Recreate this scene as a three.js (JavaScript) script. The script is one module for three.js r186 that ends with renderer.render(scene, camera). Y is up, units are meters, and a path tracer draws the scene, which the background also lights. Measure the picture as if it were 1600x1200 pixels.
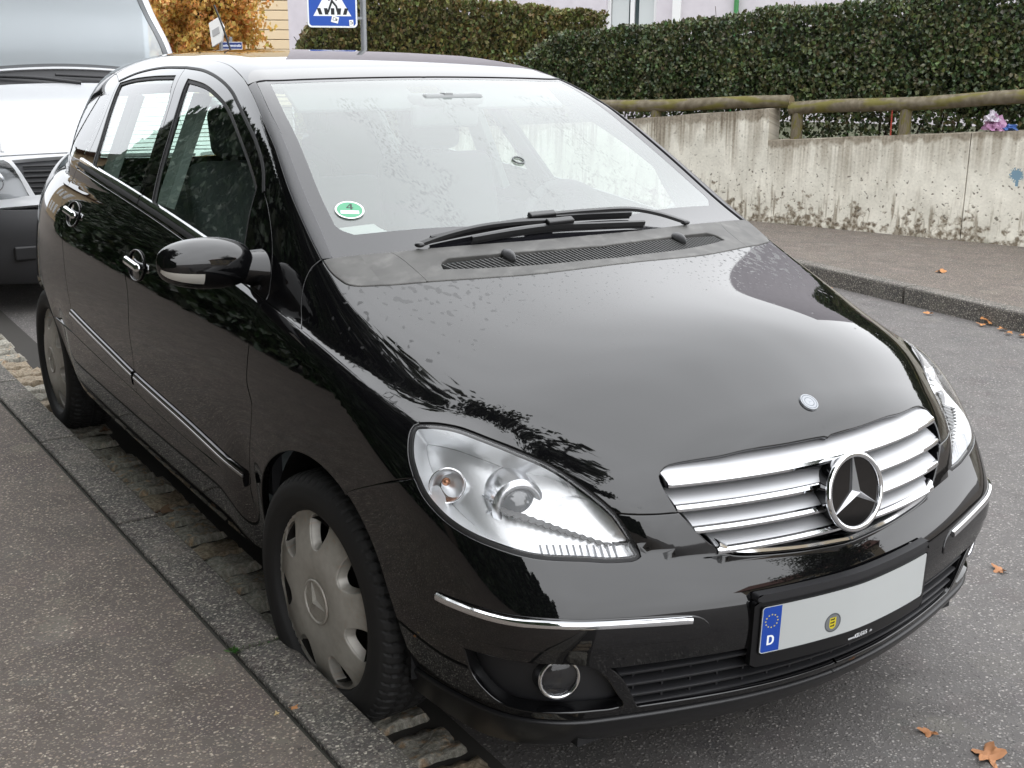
import * as THREE from 'three';
import { mergeGeometries, mergeVertices } from 'three/addons/utils/BufferGeometryUtils.js';
import { RoundedBoxGeometry } from 'three/addons/geometries/RoundedBoxGeometry.js';
import { createNoise2D, createNoise3D } from 'simplex-noise';

// ---------------------------------------------------------------- camera, sky, sun, exposure
const scene = new THREE.Scene();
const camera = new THREE.PerspectiveCamera(36.46, 4 / 3, 0.1, 400);
{
  const z = new THREE.Vector3(-0.52863, 0.26824, 0.80535), y = new THREE.Vector3(0.14245, 0.96334, -0.22736);
  const x = new THREE.Vector3().crossVectors(y, z).normalize(); y.crossVectors(z, x).normalize();
  camera.quaternion.setFromRotationMatrix(new THREE.Matrix4().makeBasis(x, y, z.normalize()));
  camera.position.set(-1.878, 1.5767, 2.4233);
}
const renderer = new THREE.WebGLRenderer({ antialias: true });
renderer.toneMapping = THREE.LinearToneMapping;
renderer.toneMappingExposure = 2.3;
renderer.shadowMap.enabled = true;
let seedState = 7;
const rnd = () => { seedState = (seedState + 0x6d2b79f5) | 0; let t = Math.imul(seedState ^ (seedState >>> 15), 1 | seedState); t = (t + Math.imul(t ^ (t >>> 7), 61 | t)) ^ t; return ((t ^ (t >>> 14)) >>> 0) / 4294967296; };
const rr = (a, b) => a + (b - a) * rnd();
const n2 = createNoise2D(rnd), n3 = createNoise3D(rnd);
const fbm = (x, y, o = 4) => { let s = 0, a = .5, f = 1; for (let i = 0; i < o; i++) { s += a * n2(x * f, y * f); a *= .5; f *= 2.03; } return s; };
{ // overcast sky: brighter overhead, pale, with soft cloud structure
  const w = 512, h = 256, data = new Float32Array(w * h * 4);
  for (let j = 0; j < h; j++) for (let i = 0; i < w; i++) {
    const el = ((j + .5) / h - .5) * Math.PI, az = (i + .5) / w * Math.PI * 2, up = Math.sin(el);
    const cx = Math.cos(el) * Math.cos(az), cz = Math.cos(el) * Math.sin(az);
    const c = n3(cx * 1.6, up * 3.2, cz * 1.6) * .6 + n3(cx * 3.7, up * 7, cz * 3.7) * .3;
    const L = (.95 + .45 * Math.max(0, up)) * (1 + .09 * c), k = (j * w + i) * 4;
    data[k] = L * .97; data[k + 1] = L; data[k + 2] = L * 1.045; data[k + 3] = 1;
  }
  const sky = new THREE.DataTexture(data, w, h, THREE.RGBAFormat, THREE.FloatType);
  sky.mapping = THREE.EquirectangularReflectionMapping; sky.magFilter = THREE.LinearFilter; sky.needsUpdate = true;
  scene.background = sky; scene.environment = sky;
}
const sun = new THREE.DirectionalLight(0xfff4e6, .5);
sun.position.set(5, 16, 6); sun.castShadow = true; sun.shadow.radius = 300;
sun.shadow.mapSize.set(2048, 2048);
Object.assign(sun.shadow.camera, { left: -16, right: 16, top: 16, bottom: -16, near: 1, far: 60 });
scene.add(sun, sun.target);

// ---------------------------------------------------------------- names and labels
const used = new Map();
const numbered = (n) => { const k = used.get(n) ?? 0; used.set(n, k + 1); return k ? n + '_' + String(k).padStart(3, '0') : n; };
function thing(name, label, category, pos = [0, 0, 0], turn = 0, group) {
  const o = new THREE.Group(); o.name = numbered(name); o.position.set(...pos); o.rotation.y = turn;
  o.userData = { label, category }; if (group) o.userData.group = group;
  scene.add(o); return o;
}
function obj(name, geo, mat, parent, label) {
  const m = new THREE.Mesh(Array.isArray(geo) ? (geo.length > 1 ? mergeGeometries(geo.map(bare)) : geo[0]) : geo, mat);
  m.name = parent === scene ? numbered(name) : name; m.castShadow = m.receiveShadow = true;
  if (label) m.userData.label = label;
  parent.add(m); return m;
}
const bare = (g) => { g = g.index ? g.toNonIndexed() : g; for (const k of Object.keys(g.attributes)) if (!['position', 'normal', 'uv'].includes(k)) g.deleteAttribute(k); if (!g.attributes.uv) g.setAttribute('uv', new THREE.BufferAttribute(new Float32Array(g.attributes.position.count * 2), 2)); return g; };
const struct = (name, geo, mat) => { const m = obj(name, geo, mat, scene); m.userData.kind = 'structure'; return m; };
const V = (x, y, z) => new THREE.Vector3(x, y, z);

// ---------------------------------------------------------------- geometry helpers
function box(w, h, d, x = 0, y = 0, z = 0, r = 0) {
  const g = r ? new RoundedBoxGeometry(w, h, d, 2, r) : new THREE.BoxGeometry(w, h, d);
  return g.translate(x, y, z);
}
// sweep a closed cross section (list of [a, b]) along points; a runs along 'side', b along 'up' of each station
function sweep(points, frames, section, cap = true) {
  const pos = [], idx = [], n = section.length;
  points.forEach((p, i) => { const [s, u] = frames[i]; section.forEach(([a, b]) => pos.push(p.x + s.x * a + u.x * b, p.y + s.y * a + u.y * b, p.z + s.z * a + u.z * b)); });
  for (let i = 0; i < points.length - 1; i++) for (let j = 0; j < n; j++) {
    const a = i * n + j, b = i * n + (j + 1) % n; idx.push(a, b, a + n, b, b + n, a + n);
  }
  if (cap) for (let j = 1; j < n - 1; j++) { idx.push(0, j + 1, j); const o = (points.length - 1) * n; idx.push(o, o + j, o + j + 1); }
  const g = new THREE.BufferGeometry(); g.setAttribute('position', new THREE.Float32BufferAttribute(pos, 3)); g.setIndex(idx);
  const f = g.toNonIndexed(); f.computeVertexNormals(); return smooth(f, 38);
}
// normals shared between faces that meet at less than the given angle
function smooth(g, deg = 35) {
  g = g.index ? g.toNonIndexed() : g; const p = g.attributes.position, n = p.count, fn = [], map = new Map(), c = Math.cos(deg * Math.PI / 180);
  const a = V(), b = V(), d = V();
  for (let i = 0; i < n; i += 3) { a.fromBufferAttribute(p, i); b.fromBufferAttribute(p, i + 1).sub(a); d.fromBufferAttribute(p, i + 2).sub(a); fn.push(b.clone().cross(d)); }
  const key = (i) => Math.round(p.getX(i) * 2e4) + ',' + Math.round(p.getY(i) * 2e4) + ',' + Math.round(p.getZ(i) * 2e4);
  for (let i = 0; i < n; i++) { const k = key(i); if (!map.has(k)) map.set(k, []); map.get(k).push((i / 3) | 0); }
  const out = new Float32Array(n * 3);
  for (let i = 0; i < n; i++) {
    const f = fn[(i / 3) | 0], u = f.clone().normalize(), s = V();
    for (const j of map.get(key(i))) { const q = fn[j]; if (q.lengthSq() > 0 && q.clone().normalize().dot(u) > c) s.add(q); }
    s.normalize(); out.set([s.x, s.y, s.z], i * 3);
  }
  g.setAttribute('normal', new THREE.BufferAttribute(out, 3)); return g;
}
const tube = (pts, r, seg = 24, rad = 8) => new THREE.TubeGeometry(new THREE.CatmullRomCurve3(pts.map((p) => V(...p)), false, 'centripetal'), seg, r, rad, false);
const xm = (g) => { // mirror across x = 0
  g = g.clone(); const p = g.attributes.position, n = g.attributes.normal;
  for (let i = 0; i < p.count; i++) { p.setX(i, -p.getX(i)); if (n) n.setX(i, -n.getX(i)); }
  if (g.index) { const a = g.index.array; for (let i = 0; i < a.length; i += 3) { const t = a[i]; a[i] = a[i + 1]; a[i + 1] = t; } }
  else for (const k of Object.keys(g.attributes)) { const A = g.attributes[k], s = A.itemSize; for (let i = 0; i < A.count; i += 3) for (let c = 0; c < s; c++) { const t = A.array[i * s + c]; A.array[i * s + c] = A.array[(i + 1) * s + c]; A.array[(i + 1) * s + c] = t; } }
  return g;
};
// ---------------------------------------------------------------- textures
function dataTex(w, h, fn, srgb = true) {
  const d = new Uint8Array(w * h * 4);
  for (let j = 0; j < h; j++) for (let i = 0; i < w; i++) { const c = fn(i / w, j / h, i, j), k = (j * w + i) * 4; for (let a = 0; a < 3; a++) d[k + a] = Math.max(0, Math.min(255, c[a] ?? c[0])); d[k + 3] = c[3] ?? 255; }
  const t = new THREE.DataTexture(d, w, h); t.wrapS = t.wrapT = THREE.RepeatWrapping; t.magFilter = THREE.LinearFilter; t.minFilter = THREE.LinearMipmapLinearFilter; t.generateMipmaps = true;
  if (srgb) t.colorSpace = THREE.SRGBColorSpace; t.needsUpdate = true; return t;
}
const rep = (t, x, y) => { const c = t.clone(); c.repeat.set(x, y); c.needsUpdate = true; return c; };
function canvasTex(w, h, draw) { const c = document.createElement('canvas'); c.width = w; c.height = h; draw(c.getContext('2d'), w, h); const t = new THREE.CanvasTexture(c); t.colorSpace = THREE.SRGBColorSpace; return t; }
const std = (color, roughness = .6, metalness = 0, extra = {}) => new THREE.MeshStandardMaterial({ color, roughness, metalness, ...extra });
const phys = (o) => new THREE.MeshPhysicalMaterial(o);
const lin = (r, g, b) => new THREE.Color().setRGB(r, g, b);

// ---------------------------------------------------------------- the hatchback's skin as one implicit surface (x across, y up, z forward, origin on the road under the front axle)
const clamp = (v, a, b) => Math.min(b, Math.max(a, v)), mix = (a, b, t) => a + (b - a) * t;
function spline(k) { // natural cubic spline through [x, y] knots, straight beyond its ends
  const n = k.length, x = k.map((v) => v[0]), y = k.map((v) => v[1]), u = new Array(n).fill(0), M = new Array(n).fill(0);
  for (let i = 1; i < n - 1; i++) { const s = (x[i] - x[i - 1]) / (x[i + 1] - x[i - 1]), p = s * M[i - 1] + 2; M[i] = (s - 1) / p; u[i] = (6 * ((y[i + 1] - y[i]) / (x[i + 1] - x[i]) - (y[i] - y[i - 1]) / (x[i] - x[i - 1])) / (x[i + 1] - x[i - 1]) - s * u[i - 1]) / p; }
  for (let i = n - 2; i >= 0; i--) M[i] = M[i] * M[i + 1] + u[i];
  M[0] = M[n - 1] = 0;
  const h0 = x[1] - x[0], s0 = (y[1] - y[0]) / h0 - h0 * M[1] / 6, hn = x[n - 1] - x[n - 2], sn = (y[n - 1] - y[n - 2]) / hn + hn * M[n - 2] / 6;
  return (q) => {
    if (q <= x[0]) return y[0] + s0 * (q - x[0]);
    if (q >= x[n - 1]) return y[n - 1] + sn * (q - x[n - 1]);
    let i = 0; while (q > x[i + 1]) i++;
    const h = x[i + 1] - x[i], a = (x[i + 1] - q) / h, b = 1 - a;
    return a * y[i] + b * y[i + 1] + ((a * a * a - a) * M[i] + (b * b * b - b) * M[i + 1]) * h * h / 6;
  };
}
const smax = (a, b, r) => { const h = Math.max(r - Math.abs(a - b), 0); return Math.max(a, b) + h * h / (4 * r); };
const smin = (a, b, r) => -smax(-a, -b, r);
const halfWidth = spline([[-3.4, 0.6901], [-3.2, 0.7711], [-2.95, 0.8474], [-2.7, 0.8816], [-2.2, 0.8947], [-1.4, 0.8905], [-0.6, 0.8783], [0, 0.8572], [0.3, 0.8353], [0.5, 0.8132], [0.7, 0.7545]]);
const valleyX = spline([[-3.3, 0.7152], [-2.9, 0.7579], [-2.3, 0.7979], [-1.2, 0.8195], [-0.3, 0.8183], [0, 0.8097], [0.2, 0.7952], [0.36, 0.7653], [0.5, 0.6995], [0.62, 0.6216], [0.76, 0.5194], [0.9, 0.4143]]);
const valleyY = spline([[-3.3, 1.2232], [-2.3, 1.1659], [-1.2, 1.0855], [-0.35, 0.991], [0, 0.9337], [0.2, 0.8875], [0.36, 0.8538], [0.5, 0.8335], [0.62, 0.781], [0.76, 0.7078], [0.9, 0.6212]]);
const shoulderFall = spline([[-3, 0.5799], [-0.4, 0.4124], [0.1, 0.374], [0.36, 0.2896], [0.76, 0.1884]]);
const noseZ = spline([[0.12, 0.6525], [0.18, 0.7703], [0.24, 0.8477], [0.3, 0.8789], [0.42, 0.901], [0.52, 0.9082], [0.6, 0.8884], [0.7, 0.8622], [0.8, 0.8143]]);
const shoulderR = spline([[-1, 0.0596], [-0.2, 0.015], [0.2, 0.0689], [0.5, 0.1734], [0.8, 0.2251]]);
const midY = spline([[-3.45, 1.3921], [-3.15, 1.4849], [-2.8, 1.5574], [-2.2, 1.6031], [-1.7, 1.6073], [-1.3, 1.5844], [-0.97, 1.5252], [-0.7, 1.4213], [-0.4, 1.2716], [-0.1, 1.1354], [0.08, 1.0786], [0.3, 1.0319], [0.55, 0.9664], [0.743, 0.8598], [0.82, 0.8078], [0.88, 0.7291]]);
const crown = spline([[-3, -0.0209], [-1.5, 0.0492], [-1, 0.0421], [-0.2, 0.1458], [0.1, 0.1862], [0.5, 0.3375], [0.75, 0.4712]]);
const flank = spline([[-3.2, 0.7288], [-2, 0.5837], [-1, 0.4665], [-0.4, 0.4924], [-0.1, 0.6301], [0.1, 0.8581], [0.36, 1.2878], [0.6, 1.1161], [0.8, 0.7933]]);
const creaseR = spline([[-3, .14], [-1.5, .12], [-.9, .05], [-.2, .04], [.3, .08], [.7, .06]]);
const dent = (z, c) => .026 * Math.exp(-(((z - c) / .1) ** 2));
const bodySide = (y, z) => halfWidth(z) - .9 * Math.max(0, .5 - y) ** 2 - .40 * Math.max(0, y - .66) ** 2 - (dent(z, -.38) + dent(z, -2.40)) / (1 + Math.exp((y - .55) / .04));
const bodyNose = (x, y) => noseZ(y) - 0.3797 * x * x - -0.1498 * x ** 4;
const upperTop = (x, z) => midY(z) - crown(z) * x * x;
const upperSide = (y, z) => { let h = y - valleyY(z); h = .5 * (h + Math.sqrt(h * h + .0004)); return valleyX(z) - .012 - flank(z) * h - 0.0937 * h * h; };
function hull(x, y, z) {
  x = Math.abs(x);
  const nose = bodyNose(x, y);
  let a = smax(x - bodySide(y, z), z - nose, 0.1161);
  const q = x - valleyX(z);
  a = smax(a, y - (valleyY(z) - shoulderFall(z) * (.5 * (q + Math.sqrt(q * q + .0036)) - .03)), Math.max(.04, shoulderR(z)));
  a = smax(a, -3.33 + .19 * (x / .8) ** 4 - z, .15);
  let b = smax(x - upperSide(y, z), y - upperTop(x, z), creaseR(z));
  b = smax(b, z - nose + .01, .05);
  b = smax(b, -3.3 + (y - 1.1) * 0.62 + 0.46 * (x / .7) ** 4 - z, .12);
  b = smax(b, valleyY(z) - .06 - y, .01);
  return smin(a, b, .012);
}
const grad = (f, p, e = .003) => { const g = [f(p[0] + e, p[1], p[2]) - f(p[0] - e, p[1], p[2]), f(p[0], p[1] + e, p[2]) - f(p[0], p[1] - e, p[2]), f(p[0], p[1], p[2] + e) - f(p[0], p[1], p[2] - e)]; const l = Math.hypot(...g) || 1; return g.map((v) => v / l); };
function cast(o, d, far, f = hull) { // first meeting of a ray with the skin
  let t = 0, v = f(o[0], o[1], o[2]); const at = (q) => f(o[0] + d[0] * q, o[1] + d[1] * q, o[2] + d[2] * q);
  while (t < far) {
    const q = t + Math.max(.006, Math.min(.12, v * .5)); const w = at(q);
    if (w < 0) { let a = t, b = q; for (let i = 0; i < 20; i++) { const m = (a + b) / 2; at(m) < 0 ? b = m : a = m; } return [o[0] + d[0] * a, o[1] + d[1] * a, o[2] + d[2] * a]; }
    t = q; v = w;
  }
  return [o[0] + d[0] * far * .5, o[1] + d[1] * far * .5, o[2] + d[2] * far * .5];
}
const dot3 = (a, b) => a[0] * b[0] + a[1] * b[1] + a[2] * b[2];
const cross3 = (a, b) => [a[1] * b[2] - a[2] * b[1], a[2] * b[0] - a[0] * b[2], a[0] * b[1] - a[1] * b[0]];
const unit = (a) => { const l = Math.hypot(...a) || 1; return a.map((v) => v / l); };
// a smooth dense line through 3-D points
function curve(pts, step = .012) {
  if (pts.length < 2) return pts;
  const c = new THREE.CatmullRomCurve3(pts.map((p) => V(...p)), false, 'centripetal');
  return c.getSpacedPoints(Math.max(1, Math.ceil(c.getLength() / step))).map((p) => [p.x, p.y, p.z]);
}
const outline = (...segs) => { const o = []; for (const s of segs) for (const p of s) if (!o.length || Math.hypot(p[0] - o.at(-1)[0], p[1] - o.at(-1)[1], p[2] - o.at(-1)[2]) > .0015) o.push(p); while (Math.hypot(o[0][0] - o.at(-1)[0], o[0][1] - o.at(-1)[1], o[0][2] - o.at(-1)[2]) < .0015) o.pop(); return o; };
const rev = (a) => [...a].reverse();
const area2 = (l) => { let s = 0; for (let i = 0; i < l.length; i++) { const a = l[i], b = l[(i + 1) % l.length]; s += a[0] * b[1] - b[0] * a[1]; } return s / 2; };
const inside2 = (l, x, y) => { let c = false; for (let i = 0, j = l.length - 1; i < l.length; j = i++) if (l[i][1] > y !== l[j][1] > y && x < (l[j][0] - l[i][0]) * (y - l[i][1]) / (l[j][1] - l[i][1]) + l[i][0]) c = !c; return c; };
function clipBox(poly, x0, y0, x1, y1) {
  const cut = (p, ax, v, keepGreater) => {
    const o = [];
    for (let i = 0; i < p.length; i++) {
      const a = p[i], b = p[(i + 1) % p.length], ia = keepGreater ? a[ax] >= v : a[ax] <= v, ib = keepGreater ? b[ax] >= v : b[ax] <= v;
      if (ia) o.push(a);
      if (ia !== ib) { const t = (v - a[ax]) / (b[ax] - a[ax]); const q = [a[0] + (b[0] - a[0]) * t, a[1] + (b[1] - a[1]) * t]; q[ax] = v; o.push(q); }
    }
    return o;
  };
  return cut(cut(cut(cut(poly, 0, x0, true), 0, x1, false), 1, y0, true), 1, y1, false);
}
/* A trimmed sheet of the skin, seen along direction D: loops[0] is its outline, the others are openings (3-D points near the skin).
   gap: how far the edge stays back; depth: how far the edge is turned in; off: offset along the normal. */
function sheet(loops, D, { gap = .002, depth = .016, off = 0, h = .016, f = hull, bevel = .0016, join = false, shift = null, uv = null } = {}) {
  D = unit(D); const U = unit(Math.abs(D[1]) > .95 ? cross3([0, 0, 1], D) : cross3([0, 1, 0], D)), W = cross3(D, U);
  let tmax = -1e9, tmin = 1e9; for (const l of loops) for (const p of l) { tmax = Math.max(tmax, dot3(p, D)); tmin = Math.min(tmin, dot3(p, D)); }
  const start = tmax + .22, far = tmax - tmin + .7;
  const ev = (u, v) => {
    const o = [0, 1, 2].map((i) => U[i] * u + W[i] * v + D[i] * start), p = cast(o, D.map((q) => -q), far, f), n = grad(f, p), k = off + (shift ? shift(p) : 0);
    return { p: p.map((q, i) => q + n[i] * k), n };
  };
  const flat = loops.map((l, k) => {
    let q = l.map((p) => [dot3(p, U), dot3(p, W), Math.abs(p[0]) < .0015 && join]); if ((area2(q) > 0) !== (k === 0)) q.reverse();
    return q.map((b, i) => {
      if (b[2]) return [b[0], b[1], true];
      const a = q[(i + q.length - 1) % q.length], c = q[(i + 1) % q.length], d1 = unit([b[0] - a[0], b[1] - a[1], 0]), d2 = unit([c[0] - b[0], c[1] - b[1], 0]);
      let nx = -(d1[1] + d2[1]), ny = d1[0] + d2[0]; const l2 = Math.hypot(nx, ny) || 1; nx /= l2; ny /= l2;
      const m = Math.min(1.6, 1 / Math.max(.3, Math.abs(nx * -d1[1] + ny * d1[0])));
      return [b[0] + nx * gap * m, b[1] + ny * gap * m, false];
    });
  });
  let poly = flat[0].map((p) => [p[0], p[1]]);
  for (const hole of flat.slice(1)) { // slit to each opening
    let bi = 0, bj = 0, bd = 1e9; poly.forEach((a, i) => hole.forEach((b, j) => { const d = (a[0] - b[0]) ** 2 + (a[1] - b[1]) ** 2; if (d < bd) { bd = d; bi = i; bj = j; } }));
    const ring = [...hole.slice(bj), ...hole.slice(0, bj), hole[bj]].map((p) => [p[0], p[1]]);
    poly = [...poly.slice(0, bi + 1), ...ring, poly[bi], ...poly.slice(bi + 1)];
  }
  let x0 = 1e9, y0 = 1e9, x1 = -1e9, y1 = -1e9; for (const p of poly) { x0 = Math.min(x0, p[0]); x1 = Math.max(x1, p[0]); y0 = Math.min(y0, p[1]); y1 = Math.max(y1, p[1]); }
  x0 -= .0031; y0 -= .0037;
  const nx = Math.ceil((x1 - x0) / h) + 1, ny = Math.ceil((y1 - y0) / h) + 1, touched = new Uint8Array(nx * ny);
  for (let i = 0; i < poly.length; i++) { // cells that the outline runs through
    const a = poly[i], b = poly[(i + 1) % poly.length], n = Math.max(1, Math.ceil(Math.hypot(b[0] - a[0], b[1] - a[1]) / (h * .2)));
    for (let k = 0; k <= n; k++) { const u = (a[0] + (b[0] - a[0]) * k / n - x0) / h, v = (a[1] + (b[1] - a[1]) * k / n - y0) / h; for (const du of [-.06, .06]) for (const dv of [-.06, .06]) { const I = Math.floor(u + du), J = Math.floor(v + dv); if (I >= 0 && J >= 0 && I < nx && J < ny) touched[J * nx + I] = 1; } }
  }
  const pos = [], nor = [], uvs = [], idx = [], node = new Map();
  const put = (e) => { pos.push(...e.p); nor.push(...e.n); if (uv) uvs.push(...uv(e.p)); else uvs.push(e.p[0] + e.p[2], e.p[1] + e.p[2] * .3); return pos.length / 3 - 1; };
  const at = (i, j) => { const k = j * (nx + 1) + i; if (!node.has(k)) node.set(k, put(ev(x0 + i * h, y0 + j * h))); return node.get(k); };
  for (let j = 0; j < ny; j++) for (let i = 0; i < nx; i++) {
    const cx = x0 + i * h, cy = y0 + j * h;
    if (!touched[j * nx + i]) { if (inside2(poly, cx + h / 2, cy + h / 2)) { const a = at(i, j), b = at(i + 1, j), c = at(i + 1, j + 1), d = at(i, j + 1); idx.push(a, b, c, a, c, d); } continue; }
    const c = clipBox(poly, cx, cy, cx + h, cy + h).filter((p, k, l) => { const q = l[(k + 1) % l.length]; return Math.hypot(p[0] - q[0], p[1] - q[1]) > 1e-7; });
    if (c.length < 3 || Math.abs(area2(c)) < 1e-10) continue;
    const ids = c.map((p) => put(ev(p[0], p[1])));
    for (const t of THREE.ShapeUtils.triangulateShape(c.map((p) => new THREE.Vector2(p[0], p[1])), [])) idx.push(ids[t[0]], ids[t[1]], ids[t[2]]);
  }
  if (depth) for (const l of flat) { // the turned-in edge
    const E = l.map((p) => ev(p[0], p[1])), R = [];
    E.forEach((e, i) => {
      const a = E[(i + E.length - 1) % E.length].p, b = E[(i + 1) % E.length].p, t = unit([b[0] - a[0], b[1] - a[1], b[2] - a[2]]), out = unit(cross3(t, e.n));
      const mk = (o, dn, wn, wo) => put({ p: e.p.map((q, k) => q + out[k] * o - e.n[k] * dn), n: unit(e.n.map((q, k) => q * wn + out[k] * wo)) });
      R.push([mk(0, 0, 1, .12), mk(bevel * .72, bevel * .3, .72, .7), mk(bevel, bevel, .1, 1), mk(bevel, depth, 0, 1)]);
    });
    for (let i = 0; i < R.length; i++) { const k = (i + 1) % R.length; if (l[i][2] && l[k][2]) continue; for (let s = 0; s < 3; s++) idx.push(R[i][s], R[i][s + 1], R[k][s], R[k][s], R[i][s + 1], R[k][s + 1]); }
  }
  if (join) for (let i = 0; i < pos.length; i += 3) if (Math.abs(pos[i]) < 5e-4) { pos[i] = 0; nor[i] = 0; const q = unit([0, nor[i + 1], nor[i + 2]]); nor[i + 1] = q[1]; nor[i + 2] = q[2]; }
  const g = new THREE.BufferGeometry();
  g.setAttribute('position', new THREE.Float32BufferAttribute(pos, 3)); g.setAttribute('normal', new THREE.Float32BufferAttribute(nor, 3)); g.setAttribute('uv', new THREE.Float32BufferAttribute(uvs, 2)); g.setIndex(idx);
  return g;
}
const both = (g) => mergeGeometries([g, xm(g)]);                    // a half and its mirror image as one
const onSkin = (p, D, f = hull) => { D = unit(D); const o = p.map((q, i) => q + D[i] * .3), q = cast(o, D.map((v) => -v), .8, f); return { p: q, n: grad(f, q) }; };
const facing = (dir) => { const z = V(...dir).normalize(), x = V(0, 1, 0).cross(z).normalize(), y = z.clone().cross(x); return new THREE.Matrix4().makeBasis(x, y, z); };
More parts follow.
